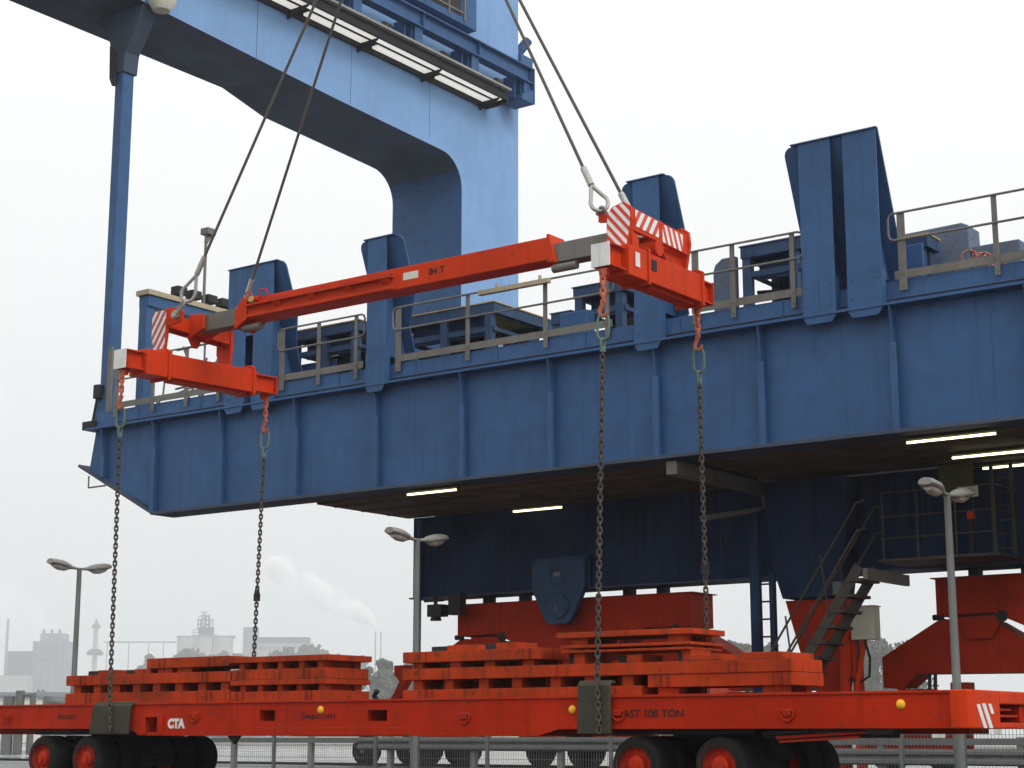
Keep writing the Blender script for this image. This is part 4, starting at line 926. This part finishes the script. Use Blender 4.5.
# parked trailer beyond the fence
def parked():
    t = thing('parked_trailer', 'dark red low trailer parked behind the fence left of the blue sill beam', 'trailer', (-24.5, 29, 0))
    f = MB(); f.box(-27.5, -21.8, 28.9, 29.05, .62, .86); f.box(-27.5, -21.8, 30.9, 31.05, .62, .86); f.box(-27.5, -21.8, 29.05, 30.9, .8, .86); f.build('frame', 'redrust', t, bevel=.01)
    for x in (-25.5, -24.1):
        for y in (29.2, 30.7):
            w = MB(); w.lathe([(0, -.14), (.17, -.14), (.2, -.16), (.29, -.16), (.32, -.12), (.32, .12), (.29, .16), (0, .16)], (x, y, .32), 'y', 28); wo = w.build('wheel', 'rubber', t, smooth=True)
            MB().lathe([(.2, -.165), (.18, -.12), (.08, -.13), (.06, -.17), (0, -.17)], (x, y, .32), 'y', 20).build('rim', 'rail', wo, smooth=True)
    g = MB(); g.prism([(-25.3, .865), (-25.1, .865), (-24.6, 1.5), (-24.35, 1.85), (-24.1, 1.85), (-24.1, 2.15), (-24.75, 2.15), (-24.75, 1.95), (-24.6, 1.8), (-24.75, 1.55)], 'y', 29.2, 29.4); g.build('gooseneck', 'redrust', t, bevel=.01)
    g = MB(); g.tube([(-25.35, 29.3, .86), (-25.25, 29.3, 1.35), (-25.4, 29.3, 1.5), (-25.3, 29.3, 1.62)], .06, 8); g.box(-25.4, -24.3, 29.42, 29.6, .87, 1.3); g.build('landing_gear', 'dark', t)
parked()
def gateposts():
    t = thing('gate_frame', 'grey steel gate frame standing on the yard at the far left', 'gate', place(20, 62))
    p = place(20, 62); X = Vector((cos(YAW), sin(YAW), 0)); m = MB()
    s = 62 / 1748
    for dx, z0, z1, w in ((-13, 0, 2.0, .2), (-2, 0, 2.2, .16), (10, 0, 1.6, .12), (26, 0, 2.0, .14)):
        q = p + X * dx * s; m.tube([(q.x, q.y, z0), (q.x, q.y, z1)], w, 8)
    a = p + X * -1 * s; b = p + X * 11 * s
    m.tube([(a.x, a.y, 1.1), (a.x, a.y, 2.05), (b.x, b.y, 2.05), (b.x, b.y, 1.5)], .12, 8)
    a = p + X * 25 * s; b = p + X * 50 * s
    m.tube([(a.x, a.y, 1.85), (b.x, b.y, 1.7)], .14, 8); m.tube([(a.x, a.y, 1.0), (b.x, b.y, .95)], .05, 6)
    m.build('frame', 'lampgrey', t)
    MB().box(p.x - 4, p.x + 3, p.y + 1, p.y + 1.4, 0, .12).build('plinth', 'white', t)
gateposts()

# ------------------------------------------------------------------ far background
def oriented(name, px, d, w, depth, h, mat, parent, z0=0., dx=0., bevel=0.):
    """box facing the yard: w wide, depth deep, h high"""
    p = place(px, d); X = Vector((cos(YAW), sin(YAW), 0)); Y = Vector((-sin(YAW), cos(YAW), 0))
    vs = []
    for z in (z0, z0 + h):
        for a, b in ((-w / 2, 0), (w / 2, 0), (w / 2, depth), (-w / 2, depth)): vs.append(p + X * (a + dx) + Y * b + Vector((0, 0, z)))
    m = MB(); m.add(vs, [(0, 3, 2, 1), (4, 5, 6, 7), (0, 1, 5, 4), (1, 2, 6, 5), (2, 3, 7, 6), (3, 0, 4, 7)])
    return m.build(name, mat, parent)
D = 1800.; S = D / 1748.
def far():
    H = lambda y: (735 - y) * S + .65
    t = thing('factory_hall', 'pale hazy factory hall with flat roof boxes at the far left', 'factory', place(46, D))
    oriented('hall', 46, D, 36 * S, 30, H(642), 'factory', t); oriented('roof_house', 47, D, 24 * S, 20, H(634) - H(642), 'factory', t, H(642)); oriented('side_block', 16, D, 26 * S, 25, H(652), 'factorydark', t)
    oriented('door', 40, D - .6, 7 * S, .5, 5, 'factorydark', t); oriented('white_annex', 10, D - 40, 28 * S, 20, H(694) + 17, 'factorylight', t)
    for k in range(5): oriented('cladding_rib', 31 + 7 * k, D - .4, .5 * S, .3, H(643), 'factorydark', t)
    Xw = Vector((cos(YAW), sin(YAW), 0))
    for yy in (649, 656, 663):
        for k in range(6): oriented('window', 32 + 5.2 * k, D - .7, 2.6 * S, .3, 2.2 * S, 'factorydark', t, H(yy))
    for k in range(3): oriented('roof_vent', 38 + 8 * k, D + 4, 2 * S, 3, H(630) - H(634), 'factorydark', t, H(634))
    t = thing('factory_stack', 'tall slim hazy smokestack at the left edge of the picture', 'chimney', place(1.5, D)); p = place(1.5, D)
    MB().lathe([(0, 0), (1.6, 0), (1.2, H(620)), (0, H(620))], p, 'z', 14).build('shaft', 'factory', t)
    t = thing('signal_tower', 'hazy round tower with two wide platforms beside the left street lamp', 'tower', place(91, D)); p = place(91, D)
    MB().lathe([(0, 0), (2.9, 0), (2.5, H(640)), (2.5, H(624)), (0, H(624))], p, 'z', 18).build('shaft', 'factorylight', t)
    MB().lathe([(0, H(656)), (8.5, H(656)), (8.5, H(653)), (5, H(650)), (0, H(650))], p, 'z', 20).build('lower_platform', 'factorydark', t)
    MB().lathe([(0, H(629)), (4.4, H(629)), (4.4, H(626)), (2, H(624)), (1.2, H(621)), (0, H(619))], p, 'z', 18).build('upper_platform', 'factory', t)
    t = thing('conveyor_bridge', 'thin hazy conveyor bridge on trestles between tower and silos', 'conveyor', place(132, D))
    a, b = place(100, D), place(173, D); m = MB(); m.bar(a + Vector((0, 0, H(643))), b + Vector((0, 0, H(643))), 2, 1.2); m.build('gantry', 'factorydark', t)
    for px in (103, 125, 145, 160): q = place(px, D); MB().bar(q, q + Vector((0, 0, H(644))), .6, .6).build('trestle', 'factorydark', t)
    t = thing('silo_block', 'three round pale hazy silos under a lattice headhouse', 'silo', place(200, D))
    for px in (183, 202, 221): MB().lathe([(0, 0), (9.2 * S, 0), (9.2 * S, H(639)), (0, H(638))], place(px, D), 'z', 26).build('silo', 'factorylight', t, smooth=True)
    oriented('roof_gallery', 202, D - 5, 58 * S, 10, 2.2, 'factory', t, H(639)); oriented('roof_house', 202, D, 15 * S, 8, H(628) - H(636), 'factorydark', t, H(636))
    m = MB()
    X = Vector((cos(YAW), sin(YAW), 0)); q = place(200, D)
    for dx in (-6, -2, 2, 6):
        for dy in (0, 4): o = q + X * dx * S + Vector((0, dy, 0)); m.bar(o + Vector((0, 0, H(630))), o + Vector((0, 0, H(613 + abs(dx)))), 1, 1)
    for y in (613, 617, 621, 625): w = 6 if y > 615 else 3; m.bar(q - X * w * S + Vector((0, 0, H(y))), q + X * w * S + Vector((0, 0, H(y))), .9, .9)
    for k in range(3): m.bar(q - X * 12 * S + Vector((0, 0, H(636 - 2 * k))), q + X * (14 - 5 * k) * S + Vector((0, 0, H(636 - 5 * k))), .8, .8)
    for k in range(4): m.bar(q - X * (6 - 2 * k) * S + Vector((0, 0, H(629 - 4 * k))), q + X * (6 - 2 * k) * S + Vector((0, 0, H(625 - 4 * k))), .8, .8)
    m.build('lattice_headhouse', 'factorydark', t)
    t = thing('mill_building', 'hazy mill with a tall end tower and long blue grey roof right of the silos', 'factory', place(275, D))
    oriented('tower', 247, D, 14 * S, 14, H(628), 'factory', t); oriented('long_hall', 280, D, 50 * S, 20, H(644), 'factorylight', t); oriented('roof', 280, D - 1, 52 * S, 22, H(638) - H(644), 'factorydark', t, H(644))
    for k in range(10): oriented('window', 258 + 4.8 * k, D - .7, 2.2 * S, .3, 3 * S, 'factorydark', t, H(651))
    for k in range(6): oriented('pilaster', 260 + 8 * k, D - .5, 1 * S, .4, H(645), 'factory', t)
    g = 'pair of thin chimneys'
    for px, lab in ((374, 'thin hazy chimney on the left of a close pair'), (379.5, 'thin hazy chimney on the right of a close pair below the smoke')):
        p = place(px, D + 200); h = (735 - 632) * (D + 200) / 1748
        MB().lathe([(0, 0), (1.0, 0), (.75, h), (0, h)], p, 'z', 12).build('chimney', 'factorydark', None).name = 'chimney'
        o = [o for o in COL.objects if o.name.startswith('chimney')][-1]; tag(o, lab, 'chimney', g)
    # low far bank and sheds
    t = thing('quay_shed', 'long low grey hazy shed along the far quay at left', 'shed', place(90, 600))
    oriented('wall', 80, 600, 100, 12, 13.5, 'factorydark', t); oriented('roof', 80, 599, 103, 14, 1.6, 'factory', t, 13.5)
    t = thing('white_store', 'low white store building just above the trailer at the far left', 'shed', place(5, 300))
    oriented('wall', 5, 300, 9, 6, 6.9, 'cream', t); oriented('roof', 5, 299.5, 9.6, 7, .5, 'factory', t, 6.9)
    t = thing('yard_shed', 'small shed with grey sloping roof seen right of the topmost ballast', 'shed', place(715, 90))
    p = place(722, 90); X = Vector((cos(YAW), sin(YAW), 0)); Y = Vector((-sin(YAW), cos(YAW), 0)); s = 90 / 1748
    pts = [(-40, 0), (20, 0), (20, 77 * s), (-10, 98 * s), (-40, 77 * s)]
    def gable(pts, d0, d1, name, mat):
        n = len(pts); q = [p + X * (a * s) + Vector((0, 0, b)) for a, b in pts]
        m = MB(); m.add([v + Y * d0 for v in q] + [v + Y * d1 for v in q], [tuple(range(n)), tuple(range(n, 2 * n))[::-1]] + [(i, (i + 1) % n, n + (i + 1) % n, n + i) for i in range(n)]); m.build(name, mat, t)
    gable(pts, 0, 10, 'wall', 'redrust'); gable([(-10, 99.5 * s), (-10, 98.2 * s), (24, 75.2 * s), (24, 77.5 * s)], -.5, 10.5, 'roof', 'galv'); gable([(-10, 99.5 * s), (-44, 77.5 * s), (-44, 75.2 * s), (-10, 98.2 * s)], -.5, 10.5, 'roof', 'galv')
    t = thing('long_warehouse', 'long pale warehouse glimpsed through the gaps of the ballast', 'warehouse', place(630, 140))
    oriented('wall', 640, 140, 24, 14, 5.3, 'cream', t); oriented('roof', 640, 139.5, 25, 15, .7, 'factory', t, 5.3)
    for k in range(5): oriented('door', 590 + 26 * k, 139.9, 1.1, .08, 3.6, 'factorydark', t)
    # steam: soft volume plumes
    def plume(label, pts, dens):
        m, nt, b = new_mat('steam'); N, L = nt.nodes, nt.links; nt.nodes.remove(b)
        v = N.new('ShaderNodeVolumePrincipled'); v.inputs['Color'].default_value = (1, 1, 1, 1)
        geo = N.new('ShaderNodeNewGeometry'); n = N.new('ShaderNodeTexNoise'); n.inputs['Scale'].default_value = .035; n.inputs['Detail'].default_value = 6
        L.new(geo.outputs['Position'], n.inputs['Vector'])
        r = N.new('ShaderNodeMapRange'); r.inputs['From Min'].default_value = .4; r.inputs['From Max'].default_value = .72; r.inputs['To Max'].default_value = dens
        L.new(n.outputs['Fac'], r.inputs['Value']); L.new(r.outputs[0], v.inputs['Density'])
        L.new(v.outputs[0], [x for x in N if x.type == 'OUTPUT_MATERIAL'][0].inputs['Volume'])
        mb = MB(); vs = []; nn = 16
        ctr = [place(px, D + 200) + Vector((0, 0, (735 - y) * (D + 200) / 1748 + .65)) for px, y, rad in pts]
        for i, q_ in enumerate(ctr):
            tg = (ctr[min(i + 1, len(ctr) - 1)] - ctr[max(i - 1, 0)]).normalized(); v2 = tg.cross(Y).normalized()
            for k in range(nn):
                a = 2 * pi * k / nn; q = pts[i][2] * (1 + .2 * random.uniform(-1, 1))
                vs.append(q_ + v2 * q * sin(a) + Y * q * cos(a))
        mb.add(vs, [(i * nn + k, i * nn + (k + 1) % nn, (i + 1) * nn + (k + 1) % nn, (i + 1) * nn + k) for i in range(len(pts) - 1) for k in range(nn)] + [tuple(range(nn)), tuple(range((len(pts) - 1) * nn, len(pts) * nn))])
        o = mb.build('steam_plume', m); tag(o, label, 'steam')
    plume('white steam plume drifting left from the pair of thin chimneys', [(379, 630, 2), (370, 622, 7), (356, 613, 11), (340, 605, 14), (324, 598, 16), (308, 590, 17), (292, 580, 19), (278, 571, 18), (264, 565, 12), (256, 562, 3)], .22)
    plume('faint steam cloud rising behind the factory hall at far left', [(60, 642, 6), (45, 632, 18), (28, 623, 26), (12, 614, 30), (-10, 604, 32), (-30, 596, 8)], .03)
far()

# ------------------------------------------------------------------ trees
def leafmat(name, c0, c1):
    m, nt, b = new_mat(name); N, L = nt.nodes, nt.links
    geo = N.new('ShaderNodeNewGeometry'); n = N.new('ShaderNodeTexNoise'); n.inputs['Scale'].default_value = .6; n.inputs['Detail'].default_value = 4
    L.new(geo.outputs['Position'], n.inputs['Vector'])
    cr = N.new('ShaderNodeValToRGB'); cr.color_ramp.elements[0].position = .35; cr.color_ramp.elements[0].color = (*c0, 1); cr.color_ramp.elements[1].position = .68; cr.color_ramp.elements[1].color = (*c1, 1)
    L.new(n.outputs['Fac'], cr.inputs[0]); L.new(cr.outputs[0], b.inputs['Base Color']); b.inputs['Roughness'].default_value = .7
    return m
LM = leafmat('autumn_green_leaves', (.03, .05, .02), (.085, .1, .035)); BK = paint('bark', (.09, .075, .06), rough=.9)
def tree_mesh(h, rad, seed, slim):
    rnd = random.Random(seed); tr = MB(); cr = MB()
    tr.tube([(0, 0, 0), (.1, 0, h * .3), (-.05, .1, h * .6), (0, 0, h * .9)], h * .022, 8, r2=h * .004)
    cl = []
    for k in range(30 if not slim else 32):
        f = rnd.uniform(.22, .97); rr = rad * (1 - abs(f - .5) * (1.1 if not slim else .9)) * rnd.uniform(.35, 1); a = rnd.uniform(0, 2 * pi)
        p = Vector((rr * cos(a), rr * sin(a), h * f)); cl.append((p, rad * rnd.uniform(.28, .5) * (1.1 - .4 * f)))
        tr.tube([(0, 0, h * max(.15, f - .18)), (p.x * .5, p.y * .5, h * (f - .07)), tuple(p)], h * .007, 5, r2=h * .002)
    for p, r in cl:
        for j in range(90):
            d = Vector((rnd.gauss(0, 1), rnd.gauss(0, 1), rnd.gauss(0, .8))); d = d.normalized() * r * rnd.random() ** .45
            q = p + d; s = h * rnd.uniform(.014, .034); u = Vector((rnd.gauss(0, 1), rnd.gauss(0, 1), rnd.gauss(0, 1))).normalized(); v = u.orthogonal().normalized() * s; u = u.cross(v).normalized() * s * .7
            cr.add([q - u - v, q + u - v, q + u * .6 + v, q - u * .6 + v], [(0, 1, 2, 3)])
    return tr.mesh('trunk', BK), cr.mesh('crown', LM)
TREES = [tree_mesh(14, 3.6, 1, False), tree_mesh(15, 2.3, 2, True), tree_mesh(12, 3.8, 3, False), tree_mesh(16, 2.0, 4, True)]
def tree(px, d, ytop, kind, label, group):
    p = place(px, d); h = (735 - ytop) * d / 1748 + .65; k = h / (14, 15, 12, 16)[kind]
    t = thing('tree', label, 'tree', p, group); t.rotation_euler[2] = random.uniform(0, 6.28)
    for nm, me in zip(('trunk', 'crown'), TREES[kind]):
        o = bpy.data.objects.new(nm, me); COL.objects.link(o); o.parent = t; o.scale = (k * random.uniform(.9, 1.15), k * random.uniform(.9, 1.15), k)
GR = 'hazy grey green tree in the row beyond the yard between left ballast and blue beam'
for i, px in enumerate((370, 384, 391, 404, 417, 429, 441, 453, 466)): tree(px, 520 + random.uniform(-15, 15), (669, 660, 672, 663, 657, 668, 662, 670, 664)[i], i % 4, GR, 'trees beyond the yard in the middle')
GR2 = 'hazy tree rising between the white cabinet and the red rocker beam'
for i, px in enumerate((842, 851, 862, 871, 881, 893, 905)): tree(px, 420 + random.uniform(-10, 10), (655, 641, 637, 645, 640, 650, 644)[i], (i * 3) % 4, GR2, 'trees behind the right bogie')
GR3 = 'faint small tree in the hazy line in front of the silos'
for i, px in enumerate((151, 162, 178, 191, 200, 214, 228, 243, 262, 278, 296, 311, 326, 345, 358)): tree(px, 1200 + random.uniform(-40, 40), (657, 668, 655, 650, 655, 657, 654, 656, 660, 652, 650, 646, 652, 660, 657)[i], (0, 2, 0, 2, 1)[i % 5], GR3, 'faint trees before the silos')
GR4 = 'faint tree visible beside the yard shed left of the blue ladder'
for i, px in enumerate((724, 735, 745, 754, 766, 775)): tree(px, 420, (650, 642, 648, 640, 645, 652)[i], i % 4, GR4, 'trees behind the yard shed')
def wood():
    rnd = random.Random(11); m = MB(); tk = MB()
    for k in range(150):
        p = place(rnd.uniform(-80, 480), rnd.uniform(700, 780)); h = rnd.uniform(9, 17)
        for j in range(45):
            q = p + Vector((rnd.gauss(0, 2.2), rnd.gauss(0, 2.2), abs(rnd.gauss(.45, .28)) * h)); s = rnd.uniform(.6, 1.3)
            u = Vector((rnd.gauss(0, 1), rnd.gauss(0, 1), rnd.gauss(0, 1))).normalized(); v = u.orthogonal() * s; u = u.cross(v).normalized() * s
            m.add([q - u - v, q + u - v, q + u + v, q - u + v], [(0, 1, 2, 3)])
    o = m.build('far_scrub', LM); o['kind'] = 'stuff'; o['label'] = 'hazy low scrub and bushes along the far bank'
wood()

# ------------------------------------------------------------------ haze
def haze():
    m, nt, b = new_mat('haze'); nt.nodes.remove(b); N, L = nt.nodes, nt.links
    v = N.new('ShaderNodeVolumePrincipled'); v.inputs['Color'].default_value = (.95, .97, 1, 1); v.inputs['Density'].default_value = .0005; v.inputs['Anisotropy'].default_value = .6
    L.new(v.outputs[0], [x for x in N if x.type == 'OUTPUT_MATERIAL'][0].inputs['Volume'])
    c = place(512, 900)
    mb = MB(); R = 2000; n = 4
    mb.box(c.x - R, c.x + R, c.y - R, c.y + R, -1, 260)
    o = mb.build('haze', m); o['kind'] = 'stuff'; o['label'] = 'thin grey haze over the whole port'
HAZE = True
if HAZE: haze()

# ------------------------------------------------------------------ light
w = bpy.data.worlds.new('World'); scn.world = w; w.use_nodes = True
nt = w.node_tree; nt.nodes.clear(); N, L = nt.nodes, nt.links
out = N.new('ShaderNodeOutputWorld'); bg = N.new('ShaderNodeBackground'); L.new(bg.outputs[0], out.inputs[0])
sd = Vector((.86, -.12, .62)).normalized(); el = math.asin(sd.z); az = atan2(sd.x, sd.y)
sky = N.new('ShaderNodeTexSky'); sky.sky_type = 'NISHITA'; sky.sun_disc = False; sky.sun_elevation = el; sky.sun_rotation = az; sky.dust_density = 5
tc = N.new('ShaderNodeTexCoord'); sp = N.new('ShaderNodeSeparateXYZ'); L.new(tc.outputs['Generated'], sp.inputs[0])
cr = N.new('ShaderNodeValToRGB'); e = cr.color_ramp.elements
e[0].position = 0; e[0].color = (.83, .845, .83, 1); e[1].position = 1; e[1].color = (2.0, 2.0, 1.97, 1)
k = e.new(.1); k.color = (.89, .905, .89, 1)
k = e.new(.22); k.color = (1.03, 1.04, 1.02, 1)
k = e.new(.36); k.color = (1.15, 1.15, 1.12, 1)
L.new(sp.outputs['Z'], cr.inputs[0])
cn = N.new('ShaderNodeTexNoise'); cn.inputs['Scale'].default_value = 2.2; cn.inputs['Detail'].default_value = 4; L.new(tc.outputs['Generated'], cn.inputs['Vector'])
cm = N.new('ShaderNodeMapRange'); cm.inputs['To Min'].default_value = 9.2; cm.inputs['To Max'].default_value = 10.8; L.new(cn.outputs['Fac'], cm.inputs['Value'])
mul = N.new('ShaderNodeVectorMath'); mul.operation = 'SCALE'; L.new(cr.outputs[0], mul.inputs[0]); L.new(cm.outputs[0], mul.inputs['Scale'])
mix = N.new('ShaderNodeMixRGB'); mix.inputs[0].default_value = .9; L.new(sky.outputs[0], mix.inputs[1]); L.new(mul.outputs[0], mix.inputs[2])
L.new(mix.outputs[0], bg.inputs[0]); bg.inputs['Strength'].default_value = .1
su = bpy.data.lights.new('sun', 'SUN'); su.energy = 1.3; su.angle = radians(25); su.color = (1, .97, .92)
so = bpy.data.objects.new('sun', su); COL.objects.link(so); so.rotation_euler = sd.to_track_quat('Z', 'Y').to_euler()

scn.view_settings.view_transform = 'Standard'; scn.view_settings.look = 'None'; scn.view_settings.exposure = 0; scn.view_settings.gamma = 1; scn.view_settings.use_curve_mapping = False
scn.cycles.use_denoising = True
scn.cycles.max_bounces = 8; scn.cycles.diffuse_bounces = 3; scn.cycles.glossy_bounces = 3; scn.cycles.volume_bounces = 4; scn.cycles.volume_step_rate = 4
